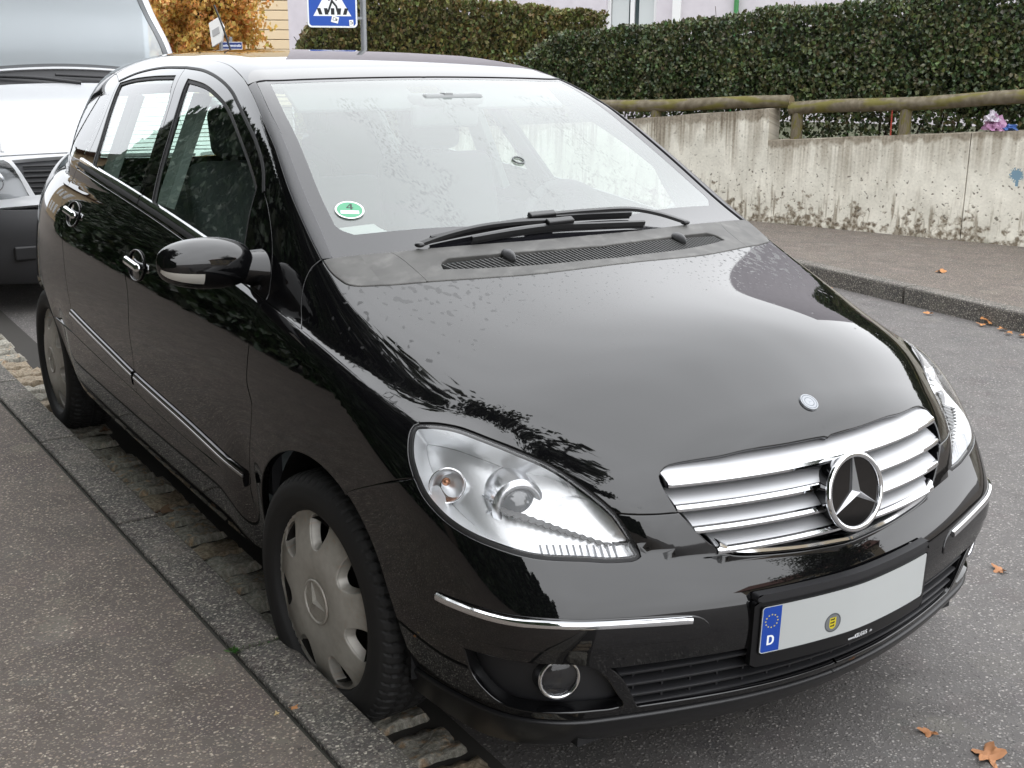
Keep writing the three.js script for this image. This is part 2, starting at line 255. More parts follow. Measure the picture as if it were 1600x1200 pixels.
// ---------------------------------------------------------------- feature lines of the hatchback (right side, x < 0)
const LINE = {
  hoodBack: [[-.711, 1.097, -.198], [-.712, 1.085, -.173], [-.711, 1.074, -.148], [-.706, 1.064, -.12], [-.698, 1.055, -.094], [-.682, 1.053, -.076], [-.642, 1.053, -.056], [-.589, 1.056, -.032], [-.526, 1.058, -.01], [-.405, 1.062, .035], [-.283, 1.066, .073], [-.15, 1.071, .094], [0, 1.073, .1]],
  hoodSide: [[-.735, 1.085, -.212], [-.752, 1.062, -.211], [-.765, 1.04, -.205], [-.787, .995, -.174], [-.813, .948, -.115]],
  lampTop: [[-.76, .84, .364], [-.737, .844, .392], [-.709, .843, .434], [-.677, .832, .493], [-.632, .811, .55], [-.588, .787, .607], [-.551, .751, .672], [-.528, .723, .714], [-.518, .708, .731]],
  lampTip: [[-.518, .708, .731], [-.505, .677, .752], [-.49, .643, .766], [-.482, .626, .768], [-.484, .62, .77], [-.503, .616, .768]],
  lampLow: [[-.503, .616, .768], [-.55, .619, .754], [-.595, .626, .736], [-.685, .637, .692], [-.734, .65, .648], [-.776, .667, .589], [-.799, .687, .53], [-.811, .719, .468], [-.811, .748, .432]],
  lampRear: [[-.811, .748, .432], [-.806, .777, .402], [-.794, .806, .378], [-.778, .829, .362], [-.765, .838, .36], [-.76, .84, .364]],
  hoodSeam: [[-.518, .708, .731], [-.493, .7065, .75], [-.45, .706, .774], [-.406, .706, .791]],
  hoodGrille: [[-.406, .706, .791], [-.414, .726, .777], [-.419, .751, .758], [-.418, .77, .741], [-.407, .78, .736], [-.393, .787, .735], [-.369, .791, .741], [-.325, .794, .754], [-.277, .796, .767], [-.227, .8, .776], [-.117, .801, .794], [0, .802, .803]],
  grilleLow: [[-.406, .706, .791], [-.389, .685, .803], [-.364, .654, .818], [-.349, .639, .825], [-.327, .623, .834], [-.305, .611, .841], [-.275, .604, .849], [-.23, .599, .858], [-.14, .591, .873], [0, .582, .884]],
  bumpSeam: [[-.811, .748, .432], [-.834, .699, .305], [-.843, .654, .202], [-.846, .636, .17]],
  doorF: [[-.82, .984, -.335], [-.83, .968, -.346], [-.85, .896, -.355], [-.861, .835, -.358], [-.868, .775, -.354], [-.869, .752, -.338], [-.869, .728, -.322], [-.871, .675, -.33], [-.868, .607, -.357], [-.86, .544, -.39], [-.854, .475, -.414]],
  doorM: [[-.813, 1.1, -1.445], [-.832, 1.032, -1.44], [-.849, .983, -1.45], [-.859, .941, -1.452], [-.867, .907, -1.44], [-.872, .877, -1.412], [-.876, .847, -1.388], [-.882, .804, -1.37], [-.889, .713, -1.359], [-.89, .65, -1.342], [-.89, .582, -1.333], [-.89, .515, -1.328]],
  doorR: [[-.79, 1.168, -2.33], [-.796, 1.1, -2.43], [-.819, 1.055, -2.425], [-.839, 1.018, -2.385], [-.856, .968, -2.34], [-.87, .907, -2.285], [-.885, .817, -2.228], [-.893, .721, -2.176], [-.895, .646, -2.142], [-.894, .56, -2.16]],
  doorLow: [[-.854, .475, -.414], [-.882, .486, -.80], [-.887, .498, -1.089], [-.89, .515, -1.328], [-.894, .534, -1.75], [-.894, .556, -2.16]],
  sillLow: [[-.83, .262, -.365], [-.83, .266, -.6], [-.835, .272, -1], [-.84, .282, -1.4], [-.84, .29, -1.8], [-.83, .30, -2.405]],
  strip: [[-.86, .495, -.405], [-.873, .513, -.506], [-.882, .538, -.789], [-.886, .555, -1.075], [-.89, .57, -1.329], [-.892, .592, -1.59], [-.894, .615, -1.875], [-.895, .637, -2.13]],
  winF: [[-.578, 1.508, -1.545], [-.592, 1.494, -1.335], [-.606, 1.471, -1.197], [-.622, 1.441, -1.069], [-.638, 1.408, -.976], [-.66, 1.359, -.863], [-.68, 1.309, -.756], [-.701, 1.255, -.657], [-.708, 1.237, -.628]],
  winFf: [[-.708, 1.237, -.628], [-.735, 1.18, -.612], [-.771, 1.1, -.572], [-.80, 1.035, -.535]],
  winFb: [[-.80, 1.035, -.535], [-.803, 1.055, -.75], [-.802, 1.079, -1.0], [-.802, 1.108, -1.33]],
  winFr: [[-.802, 1.108, -1.33], [-.74, 1.23, -1.402], [-.668, 1.363, -1.466], [-.578, 1.508, -1.545]],
  winR: [[-.571, 1.478, -2.39], [-.565, 1.497, -2.229], [-.562, 1.51, -1.985], [-.564, 1.516, -1.708]],
  winRf: [[-.564, 1.516, -1.708], [-.63, 1.429, -1.614], [-.689, 1.327, -1.566], [-.748, 1.218, -1.516], [-.797, 1.122, -1.478]],
  winRb: [[-.797, 1.122, -1.478], [-.794, 1.141, -1.786], [-.786, 1.163, -2.11]],
  winRr: [[-.786, 1.163, -2.11], [-.719, 1.273, -2.195], [-.649, 1.379, -2.298], [-.571, 1.478, -2.39]],
  winQ: [[-.60, 1.44, -2.585], [-.612, 1.432, -2.44]],
  winQf: [[-.612, 1.432, -2.44], [-.65, 1.375, -2.385], [-.711, 1.284, -2.33], [-.765, 1.19, -2.305]],
  winQb: [[-.765, 1.19, -2.305], [-.755, 1.197, -2.56]],
  winQr: [[-.755, 1.197, -2.56], [-.722, 1.25, -2.575], [-.66, 1.35, -2.585], [-.60, 1.44, -2.585]],
  doorA: [[-.82, .984, -.335], [-.795, 1.04, -.365], [-.757, 1.12, -.43], [-.72, 1.205, -.535], [-.708, 1.23, -.579]],
  frameTop: [[-.708, 1.23, -.579], [-.683, 1.289, -.638], [-.659, 1.35, -.742], [-.641, 1.395, -.847], [-.62, 1.441, -.966], [-.601, 1.478, -1.07], [-.581, 1.509, -1.216], [-.556, 1.535, -1.439], [-.545, 1.546, -1.676]],
  frameTopR: [[-.545, 1.546, -1.676], [-.542, 1.543, -2.0], [-.55, 1.52, -2.25], [-.57, 1.488, -2.42]],
  frameM: [[-.545, 1.546, -1.676], [-.629, 1.431, -1.585], [-.714, 1.28, -1.505], [-.79, 1.12, -1.452], [-.813, 1.1, -1.445]],
  frameRr: [[-.57, 1.488, -2.42], [-.635, 1.395, -2.345], [-.711, 1.284, -2.272], [-.79, 1.168, -2.245]],
  ditch: [[-.712, 1.101, -.207], [-.704, 1.147, -.292], [-.682, 1.244, -.461], [-.649, 1.343, -.629], [-.636, 1.379, -.702], [-.623, 1.414, -.777], [-.6, 1.463, -.891], [-.575, 1.503, -1.013], [-.553, 1.531, -1.134], [-.526, 1.556, -1.30], [-.505, 1.572, -1.53], [-.497, 1.578, -1.918], [-.50, 1.565, -2.3], [-.51, 1.52, -2.65], [-.52, 1.47, -2.9]],
  glassSide: [[-.69, 1.103, -.193], [-.673, 1.155, -.287], [-.654, 1.24, -.433], [-.622, 1.349, -.618], [-.612, 1.385, -.687], [-.601, 1.424, -.77], [-.582, 1.468, -.872], [-.558, 1.509, -.982]],
  header: [[-.558, 1.509, -.982], [-.504, 1.512, -.97], [-.4, 1.517, -.967], [-.2, 1.523, -.963], [0, 1.525, -.962]],
  glassLow: [[-.69, 1.103, -.193], [-.627, 1.108, -.177], [-.55, 1.112, -.155], [-.404, 1.118, -.12], [-.236, 1.123, -.085], [-.12, 1.125, -.07], [0, 1.126, -.065]],
  cowlSeam: [[-.55, 1.112, -.155], [-.54, 1.101, -.127], [-.531, 1.081, -.074], [-.527, 1.059, -.011]],
  bstrip: [[-.806, .52, .519], [-.799, .519, .551], [-.78, .52, .619], [-.741, .52, .695], [-.685, .519, .746], [-.617, .513, .78], [-.516, .505, .814], [-.409, .496, .845]],
  bpanel: [[-.808, .528, .513], [-.806, .49, .523], [-.80, .467, .545], [-.787, .462, .584], [-.769, .461, .647], [-.724, .462, .716], [-.665, .464, .762], [-.58, .462, .796], [-.489, .459, .824], [-.408, .455, .846], [-.378, .456, .854], [-.366, .465, .857], [-.373, .484, .855], [-.395, .5, .848], [-.436, .508, .836], [-.516, .516, .812], [-.617, .524, .778], [-.685, .53, .744], [-.741, .532, .692], [-.78, .532, .616]],
  fog: [[-.785, .425, .585], [-.762, .431, .654], [-.721, .431, .712], [-.684, .432, .745], [-.644, .429, .768], [-.604, .416, .782], [-.575, .389, .787], [-.545, .34, .79], [-.53, .315, .79], [-.55, .308, .783], [-.59, .309, .768], [-.657, .309, .734], [-.702, .308, .691], [-.735, .313, .65], [-.757, .335, .62], [-.773, .365, .597]],
  openLow: [[-.50, .303, .797], [-.424, .301, .816], [-.352, .299, .834], [-.277, .297, .85], [-.161, .293, .866], [0, .29, .872]],
  openSide: [[-.568, .41, .793], [-.538, .375, .798], [-.50, .303, .797]],
  openTop: [[-.568, .41, .793], [-.456, .409, .827], [-.356, .407, .853], [-.255, .405, .875], [-.1, .402, .89], [0, .40, .897]],
};
const L_ = Object.fromEntries(Object.entries(LINE).map(([k, v]) => [k, curve(v)]));
const valley = (a, b) => { const o = []; const n = Math.ceil(Math.abs(b - a) / .012); for (let i = 0; i <= n; i++) { const z = mix(a, b, i / n); o.push([-valleyX(z), valleyY(z), z]); } return o; };
const snap = (pts, D) => pts.map((p) => onSkin(p, D).p);
const arch = (zc, r, a0, a1, yc = .305) => { const o = []; const n = 40; for (let i = 0; i <= n; i++) { const a = mix(a0, a1, i / n) * Math.PI / 180; o.push([-.86, yc + r * Math.sin(a), zc + r * Math.cos(a)]); } return snap(o, [-1, 0, 0]); };
const mid = (a, b, at) => { const o = [], n = Math.ceil(Math.abs(b - a) / .012); for (let i = 0; i <= n; i++) { const [p, d] = at(mix(a, b, i / n)); const q = onSkin(p, d).p; q[0] = 0; o.push(q); } return o; };
const midNose = (a, b) => mid(a, b, (y) => [[0, y, .9], [0, 0, 1]]);

// ---------------------------------------------------------------- car materials
const M = {
  paint: phys({ color: lin(.0035, .0035, .004), roughness: .025, ior: 1.66 }),
  gloss: phys({ color: lin(.004, .004, .0045), roughness: .06, ior: 1.55 }),
  frit: phys({ color: lin(.008, .008, .01), roughness: .08, ior: 1.62 }),
  rubber: std(lin(.014, .014, .015), .62),
  plastic: std(lin(.018, .018, .02), .5),
  dark: std(lin(.008, .008, .009), .8),
  chrome: std(lin(.82, .83, .85), .07, 1),
  satin: std(lin(.62, .63, .65), .3, 1),
  silver: phys({ color: lin(.50, .505, .52), roughness: .46, metalness: .55 }),
  reflector: std(lin(.80, .81, .83), .16, 1),
  white: std(lin(.75, .75, .74), .6),
  seat: std(lin(.07, .07, .075), .85),
  dash: std(lin(.06, .062, .065), .7),
  liner: std(lin(.32, .33, .33), .9),
  steel: std(lin(.05, .042, .036), .6, .3),
};
M.clear = phys({ color: lin(1, 1, 1), roughness: .02, transmission: 1, thickness: 0, ior: 1.5 });
M.sideGlass = phys({ color: lin(.80, .93, .86), roughness: .01, transmission: 1, thickness: 0, ior: 1.56 });
{ // windscreen: a thin film of condensation, cleared in short runs and specks
  const t = dataTex(1024, 512, (u, v) => {
    const x = u * 1.4, y = v * 1.0; let run = 0;
    for (const [c, w] of [[.235, .05], [.30, .04], [.47, .02], [.545, .022]]) { const q = c * 1.4 + .05 * n2(y * 5 + c * 30, c * 9) + .02 * (y - .5); const d = Math.abs(x - q) / w; if (d < 1) { const s = n2(x * 90, y * 26 + c * 50) + .6 * n2(x * 180, y * 70); run = Math.max(run, (1 - d) * clamp((s - .28) * 5, 0, 1) * (v > .1 && v < .85 ? 1 : 0)); } }
    const speck = clamp((n2(x * 60, y * 60) - .83) * 9, 0, 1) * clamp(n2(x * 3, y * 3) * 2 + .3, 0, 1);
    const f = clamp(1 - .20 * run - .12 * speck, 0, 1), m = 1 + .03 * fbm(x * 3, y * 3);
    return [232 * m * f + 12, 244 * m * f + 10, 240 * m * f + 10];
  });
  M.screen = phys({ color: lin(.62, .62, .62), map: t, roughness: .02, transmission: .74, thickness: 0, ior: 1.62 });
}
{ // grey weathered cowl plastic
  const t = dataTex(512, 256, (u, v) => { const s = fbm(u * 9, v * 7, 5), w = clamp((fbm(u * 12 + 9, v * 8, 5) - .1) * 2.2, 0, 1); const c = 84 + 13 * s + 15 * w; return [c, c * .99, c * .965]; });
  M.cowl = std(lin(1, 1, 1), .62, 0, { map: t });
}
{ // dried dew spots on the bonnet: a dull film with an outline of its own
  const t = dataTex(1024, 1024, (u, v) => {
    const x = u * 2, y = v * 2; const patch = clamp(1.35 - Math.hypot((x - .46) / .2, (y - .98) / .28) , 0, 1), wide = clamp(1 - Math.hypot((x - .72) / .5, (y - 1.05) / .4), 0, 1);
    let s = 0; const a = n2(x * 34, y * 22), b = n2(x * 61 + 7, y * 48), c = n2(x * 24 + 3, y * 30);
    s = Math.max(clamp((a - .55 + patch * .56 - .34) * 7, 0, 1) * (patch > .03 ? 1 : 0), clamp((b - .93 + wide * .44) * 9, 0, 1) * (wide > 0 ? 1 : 0), clamp((c - .915) * 8, 0, 1));
    return [0, 7 + 110 * s, 0];
  }, false);
  M.hoodPaint = phys({ color: lin(.0035, .0035, .004), roughness: 1, roughnessMap: t, ior: 1.66 });
}
const hoodUv = (p) => [(p[0] + 1) / 2, (p[2] + 1) / 2];

// ---------------------------------------------------------------- the car
const car = thing('parked_hatchback', 'glossy black five-door hatchback with silver grille parked in the foreground against the kerb', 'car');
const DSIDE = [-.93, .36, 0], sidePart = (name, g, mat, parent = car) => { const a = obj(name, g, mat, parent), b = obj(name, xm(g), mat, parent === car ? car : parent); return [a, b]; };
// bonnet
{ const loop = outline(rev(L_.hoodBack), L_.hoodSide, valley(-.115, .364), L_.lampTop, L_.hoodSeam, L_.hoodGrille, mid(.80, .11, (z) => [[0, 1, z], [0, 1, 0]]));
  obj('bonnet', both(sheet([loop], [-.34, .86, .36], { join: true, h: .014, uv: hoodUv, gap: .003, bevel: .003 })), M.hoodPaint, car); }
// bumper
{ const h = .014, loop = outline(L_.grilleLow.slice().reverse(), L_.hoodSeam.slice().reverse(), L_.lampTip, L_.lampLow, L_.bumpSeam, arch(0, .378, 61, -3),
    snap(curve([[-.80, .288, .392], [-.785, .288, .5], [-.745, .288, .60], [-.70, .287, .68], [-.594, .286, .758], [-.46, .283, .799], [-.345, .281, .829], [-.146, .275, .86], [0, .272, .866]]), [-.5, 0, .86]).slice(0, -1), midNose(.272, .29),
    rev(L_.openLow), rev(L_.openSide), L_.openTop, midNose(.402, .58));
  const fogLoop = curve([...LINE.fog, LINE.fog[0]]).slice(0, -1);
  const bumper = obj('bumper', both(sheet([loop, fogLoop], [-.62, .18, .76], { join: true, h, depth: .03, bevel: .003 })), M.paint, car);
  const lip = curve([[-.80, .285, .385], [-.785, .285, .5], [-.745, .285, .60], [-.70, .284, .68], [-.594, .283, .758], [-.46, .28, .799], [-.345, .278, .829], [-.146, .272, .86], [0, .269, .866]]);
  const low = curve([[-.79, .195, .37], [-.76, .192, .47], [-.72, .192, .56], [-.66, .193, .63], [-.56, .195, .70], [-.42, .198, .76], [-.28, .20, .79], [-.12, .20, .81], [0, .20, .815]]);
  obj('front_lip', both(sheet([outline(snap(lip, [-.5, 0, .86]).slice(0, -1), midNose(.269, .20), snap(rev(low), [-.5, 0, .86]).slice(1))], [-.62, 0, .78], { join: true, h, depth: .03, off: .007, bevel: .005 })), std(lin(.009, .009, .010), .34), bumper);
  // protective strips and their bright inserts
  const bl = curve([...LINE.bpanel, LINE.bpanel[0]]).slice(0, -1), bp = sheet([bl], [-.6, .1, .8], { h: .012, off: .003, depth: .012, gap: .001, bevel: .003 });
  for (const g of [bp, xm(bp)]) obj('bumper_strip', g, M.paint, bumper);
  const cp = L_.bstrip.map((p) => onSkin(p, [-.62, .2, .76])), cs = sweep(cp.map((q) => V(...q.p.map((v, i) => v + q.n[i] * .003))), cp.map((q, i) => { const a = cp[Math.max(0, i - 1)].p, b = cp[Math.min(cp.length - 1, i + 1)].p, t = unit([b[0] - a[0], b[1] - a[1], b[2] - a[2]]); return [V(...q.n), V(...cross3(q.n, t))]; }), [[0, -.0085], [.005, -.006], [.0065, 0], [.005, .006], [0, .0085], [-.006, 0]]);
  for (const g of [cs, xm(cs)]) obj('chrome_strip', g, M.chrome, bumper);
  // fog lamp recesses
  const fr = sheet([fogLoop], [-.62, .05, .76], { h: .014, off: -.034, gap: -.012, depth: 0 });
  for (const s of [0, 1]) {
    const rec = obj('fog_lamp_recess', s ? xm(fr) : fr, M.plastic, bumper), c = onSkin([-.661, .378, .75], [-.5, 0, .86]);
    const R = new THREE.Matrix4().lookAt(V(0, 0, 0), V(.30, -.02, -.95), V(0, 1, 0)), put = (g) => { g.applyMatrix4(R).translate(c.p[0] - c.n[0] * .022, c.p[1] - c.n[1] * .022 + .002, c.p[2] - c.n[2] * .022); return s ? xm(g) : g; };
    const ring = new THREE.TorusGeometry(.041, .0042, 10, 48), cup = new THREE.LatheGeometry([[.0, -.045], [.02, -.043], [.034, -.03], [.040, -.002]].map((p) => new THREE.Vector2(...p)), 40).rotateX(Math.PI / 2), lens = new THREE.SphereGeometry(.09, 32, 10, 0, 6.3, 0, .45).rotateX(Math.PI / 2).translate(0, 0, -.083);
    const tubeg = new THREE.CylinderGeometry(.043, .05, .05, 40, 1, true).rotateX(Math.PI / 2).translate(0, 0, -.02);
    obj('fog_lamp', put(ring), M.chrome, bumper); obj('fog_lamp', put(mergeGeometries([bare(cup), bare(tubeg)])), std(lin(.10, .10, .11), .25, .8), bumper); obj('fog_lamp', put(lens), M.clear, bumper);
    void rec;
  }
  // lower intake: backing and slats
  const back = outline(L_.openTop.slice().reverse(), L_.openSide, L_.openLow);
  const grid = obj('lower_grille', both(sheet([back], [0, 0, 1], { join: true, h: .02, off: -.07, gap: -.03, depth: 0 })), M.dark, bumper);
  for (const [y, xe] of [[.387, .545], [.358, .525], [.330, .512], [.306, .50]]) {
    const pts = []; for (let i = -36; i <= 36; i++) { const x = xe * i / 36; pts.push(onSkin([x, y, .9], [0, 0, 1])); }
    obj('slat', sweep(pts.map((q) => V(q.p[0], q.p[1], q.p[2] - .018)), pts.map(() => [V(0, 0, 1), V(0, 1, 0)]), [[.006, -.0045], [.008, 0], [.004, .003], [-.04, .010], [-.04, .004]]), M.plastic, bumper);
  }
  for (let i = -8; i <= 8; i++) { const q = onSkin([i * .062, .35, .9], [0, 0, 1]); obj('grille_bar', box(.005, .10, .03, q.p[0], .348, q.p[2] - .045), M.plastic, bumper); }
  void grid;
}
// wings, doors, sills, rear
const [wingR] = sidePart('wing', sheet([outline(valley(-.335, .364), rev(L_.lampRear), L_.bumpSeam, arch(0, .372, 62.5, 181), [[-.855, .262, -.365]], [[-.85, .262, -.40]], curve([[-.854, .475, -.414], [-.85, .262, -.40]]).slice().reverse(), rev(L_.doorF))], [-.87, .46, .17], { h: .013, f: hull, depth: .02, gap: .0026, bevel: .003 }), M.paint);
const frameF = sheet([outline(L_.doorA, L_.frameTop, L_.frameM, valley(-1.445, -.335)), outline(L_.winF, L_.winFf, L_.winFb, L_.winFr)], DSIDE, { h: .016, gap: .0022, depth: .02 });
const lowF = sheet([outline(valley(-.335, -1.445), L_.doorM.filter((p) => p[1] < valleyY(p[2])), rev(curve(LINE.doorLow.slice(0, 4))), rev(L_.doorF))], [-.88, .47, 0], { h: .014, depth: .02, gap: .0024, bevel: .0028 });
const lowR = sheet([outline(valley(-1.447, -2.33), L_.doorR.filter((p) => p[1] < valleyY(p[2])), curve(LINE.doorLow.slice(3)).reverse(), rev(L_.doorM.filter((p) => p[1] < valleyY(p[2]))))], [-.88, .47, 0], { h: .014, depth: .02, gap: .0024, bevel: .0028 });
const frameR = sheet([outline(rev(L_.frameM), L_.frameTopR, L_.frameRr, [[-.795, 1.165, -2.28]], rev(valley(-1.447, -2.30))), outline(L_.winR, L_.winRf, L_.winRb, L_.winRr)], DSIDE, { h: .016, gap: .0022, depth: .02 });
const doorsF = sidePart('front_door', mergeGeometries([frameF, lowF]), M.paint), doorsR = sidePart('rear_door', mergeGeometries([frameR, lowR]), M.paint);
sidePart('sill', sheet([outline(curve(LINE.doorLow), arch(-2.778, .37, 42, -1), rev(L_.sillLow), [[-.855, .262, -.40], [-.854, .475, -.414]])], [-1, .1, 0], { h: .016, depth: .03, bevel: .005 }), M.paint);
{ // rear quarter with its small window, then tail and roof
  const tl = snap(curve([[-.50, 1.462, -2.9], [-.555, 1.36, -3], [-.60, 1.27, -3], [-.635, 1.18, -3.1], [-.665, 1.08, -3.2], [-.685, .95, -3.2], [-.695, .7, -3.2], [-.695, .45, -3.2], [-.69, .28, -3.2]]), [0, 0, -1]);
  const q = outline(rev(L_.frameRr), snap(curve([[-.57, 1.488, -2.42], [-.53, 1.50, -2.6], [-.51, 1.5, -2.80]]), [0, 1, 0]), [tl[0]], tl, curve([tl.at(-1), [-.80, .27, -3.1], [-.84, .28, -2.99]]).slice(1), arch(-2.778, .37, 184, 42), rev(L_.doorR), [[-.795, 1.165, -2.28]]);
  const quarters = sidePart('rear_quarter', sheet([q, outline(L_.winQ, L_.winQf, L_.winQb, L_.winQr)], [-.86, .36, -.36], { h: .018, depth: .02 }), M.paint);
  const tail = outline(snap(curve([[0, 1.478, -2.9], [-.3, 1.475, -2.9], [-.50, 1.462, -2.9]]), [0, 0, -1]), tl, snap(curve([[-.69, .28, -3.2], [-.35, .26, -3.3], [0, .26, -3.32]]), [0, 0, -1]));
  const z_ = [0, 0, -1], rw = snap(curve([[-.44, 1.415, -2.98], [-.2, 1.43, -2.98], [0, 1.433, -2.98], [.2, 1.43, -2.98], [.44, 1.415, -2.98]]), z_), rw2 = snap(curve([[.44, 1.415, -2.98], [.49, 1.3, -3], [.54, 1.18, -3.08], [.55, 1.14, -3.1]]), z_), rw3 = snap(curve([[.55, 1.14, -3.1], [.3, 1.115, -3.1], [-.3, 1.115, -3.1], [-.55, 1.14, -3.1]]), z_), rw4 = snap(curve([[-.55, 1.14, -3.1], [-.54, 1.18, -3.08], [-.49, 1.3, -3], [-.44, 1.415, -2.98]]), z_);
  const full = outline(tail, rev(tail).map((p) => [-p[0], p[1], p[2]]));
  const gate = obj('tailgate', sheet([full, outline(rw, rw2, rw3, rw4)], [0, .35, -1], { h: .03, depth: .02 }), M.paint, car);
  obj('rear_window', sheet([outline(rw, rw2, rw3, rw4)], [0, .35, -1], { h: .03, off: -.003, depth: 0, gap: -.006 }), M.sideGlass, gate);
  const wires = []; for (let i = 0; i < 12; i++) { const y = 1.15 + i * .0215, w = mix(.53, .46, i / 11), pts = []; for (let k = 0; k <= 8; k++) pts.push(onSkin([mix(-w, w, k / 8), y + .01, -3.1], [0, 0, -1]).p.map((v, a) => v + (a === 2 ? .007 : 0))); wires.push(tube(pts, .0016, 12, 4)); }
  obj('heating_wire', wires, std(lin(.10, .07, .05), .5), gate);
  obj('roof', both(sheet([outline(rev(L_.header), L_.ditch.filter((p) => p[2] < -.99 && p[2] > -2.78), curve([[-.505, 1.5, -2.79], [-.49, 1.468, -2.86], [-.3, 1.465, -2.95], [0, 1.46, -2.985]]))], [0, 1, 0], { join: true, h: .025, depth: .012 })), M.paint, car);
  // pillar and roof rail, the dark corner trim ahead of the door, the moulding along the screen
  const ditchF = L_.ditch.filter((p) => p[2] > -2.78);
  const rail = outline(ditchF, rev(snap(curve([[-.57, 1.488, -2.42], [-.53, 1.50, -2.6], [-.51, 1.5, -2.80]]), [0, 1, 0])), rev(L_.frameTopR), rev(L_.frameTop), curve([[-.708, 1.23, -.579], [-.729, 1.187, -.495], [-.756, 1.12, -.385], [-.78, 1.06, -.30], [-.80, 1.005, -.262], [-.82, .955, -.228]]), valley(-.228, -.118), rev(L_.hoodSide));
  sidePart('windscreen_pillar', sheet([rail], [-.62, .76, .2], { h: .013, depth: .016 }), M.paint);
  const tri = outline(L_.doorA, curve([[-.708, 1.23, -.579], [-.729, 1.187, -.495], [-.756, 1.12, -.385], [-.78, 1.06, -.30], [-.80, 1.005, -.262], [-.82, .955, -.228]]), valley(-.228, -.335));
  const tris = sidePart('corner_trim', sheet([tri], DSIDE, { h: .014, gap: .0012, depth: .012 }), M.gloss); void tris;
  sidePart('pillar_moulding', sheet([outline(rev(L_.ditch.filter((p) => p[2] > -.99)), [[-.69, 1.103, -.193]], L_.glassSide)], [-.5, .8, .35], { h: .012, depth: .006, gap: .0012, off: .001 }), std(lin(.03, .03, .033), .35), car);
  for (const qd of quarters) { const g = sheet([outline(L_.winQ, L_.winQf, L_.winQb, L_.winQr)], DSIDE, { h: .03, off: -.002, depth: 0, gap: -.004 }); obj('quarter_window', qd === quarters[0] ? g : xm(g), M.sideGlass, qd); }
}
// windscreen: black printed border and misted pane
{ const half = outline(rev(L_.glassLow), L_.glassSide, L_.header), D = [0, .86, .5];
  const side = L_.glassSide.map((p) => [p[0] + .040, p[1], p[2]]).filter((p) => p[1] > 1.165 && p[1] < 1.50);
  const inner = snap(outline(curve([[0, 1.160, -.15], [-.20, 1.160, -.165], [-.354, 1.158, -.203], [-.50, 1.152, -.235], [-.600, 1.147, -.256]]), curve([[-.600, 1.147, -.256], [-.624, 1.158, -.285], side[0]]), side, curve([side.at(-1), [-.505, 1.507, -.945], [-.47, 1.509, -.94]]), curve([[-.47, 1.509, -.94], [-.25, 1.515, -.938], [0, 1.518, -.936]])), D);
  const ring = outline(rev(L_.glassLow), L_.glassSide, L_.header, rev(inner));
  const wsu = (p) => [(p[0] + .7) / 1.4, (p[1] - 1.08) / .45];
  const frit = obj('windscreen_border', both(sheet([ring], D, { join: true, h: .02, off: -.003, gap: .0015, depth: .004 })), M.frit, car);
  const mistUv = wsu;
  const screen = obj('windscreen', both(sheet([inner], D, { join: true, h: .02, off: -.0035, gap: -.001, depth: 0, uv: mistUv })), M.screen, car);
  void half; void frit;
  const slip = curve([[-.622, 1.172, -.29], [-.56, 1.185, -.275], [-.532, 1.19, -.268]]).concat(curve([[-.532, 1.19, -.268], [-.524, 1.175, -.25], [-.505, 1.158, -.228]]), curve([[-.505, 1.158, -.228], [-.56, 1.156, -.243], [-.60, 1.152, -.256], [-.628, 1.158, -.28], [-.622, 1.172, -.29]]));
  obj('paper_slip', sheet([outline(slip)], D, { h: .012, off: -.007, depth: .0006, gap: 0, bevel: 0 }), std(lin(.88, .88, .86), .6), car);
  // round green sticker with the figure 4, a small ring sticker, a paper slip on the dashboard
  const disc = (p, r, mat, name, draw, ang = 0) => {
    const s = onSkin(p, [0, .85, .5]), n = V(...s.n), up = V(0, 1, 0).addScaledVector(n, -n.y).normalize(), x = new THREE.Vector3().crossVectors(up, n), g = new THREE.CircleGeometry(r, 40);
    g.rotateZ(ang); g.applyMatrix4(new THREE.Matrix4().makeBasis(x, up, n)); g.translate(...s.p.map((v, i) => v + s.n[i] * .0005)); return obj(name, g, mat, screen);
  };
  const t4 = canvasTex(256, 256, (c) => { c.fillStyle = '#f4f8f4'; c.fillRect(0, 0, 256, 256); c.fillStyle = '#4f9f78'; c.beginPath(); c.arc(128, 128, 112, 0, 7); c.fill(); c.fillStyle = '#14261c'; c.font = 'bold 116px sans-serif'; c.textAlign = 'center'; c.fillText('4', 132, 122); c.fillStyle = '#eef4ee'; c.fillRect(48, 136, 160, 48); });
  disc([-.571, 1.199, -.338], .038, std(0xffffff, .5, 0, { map: t4 }), 'emission_sticker', 0, -.1);
  { const e = onSkin([.023, 1.295, -.445], [0, .85, .5]); obj('ring_sticker', new THREE.TorusGeometry(.0175, .0026, 8, 40).applyMatrix4(facing(e.n)).translate(...e.p), std(lin(.12, .13, .13), .5), screen); }
}
// ---------------------------------------------------------------- car: lamps, grille, plate, trim, wheels, cabin
// a five-sided ridge star with three arms in the plane z = 0
function star(R, h, w = .105) {
  const pos = [];
  for (let k = 0; k < 3; k++) {
    const a = Math.PI / 2 + k * Math.PI * 2 / 3, tip = [R * Math.cos(a), R * Math.sin(a), h * .18], l = a + Math.PI / 3, r = a - Math.PI / 3;
    const L = [R * w * Math.cos(l), R * w * Math.sin(l), 0], Q = [R * w * Math.cos(r), R * w * Math.sin(r), 0], c = [0, 0, h], bt = [tip[0] * 1.0, tip[1] * 1.0, -h * .4];
    pos.push(...tip, ...L, ...c, ...Q, ...tip, ...c, ...bt, ...L, ...tip, ...bt, ...tip, ...Q);
  }
  const g = new THREE.BufferGeometry(); g.setAttribute('position', new THREE.Float32BufferAttribute(pos, 3)); g.computeVertexNormals(); return bare(g);
}
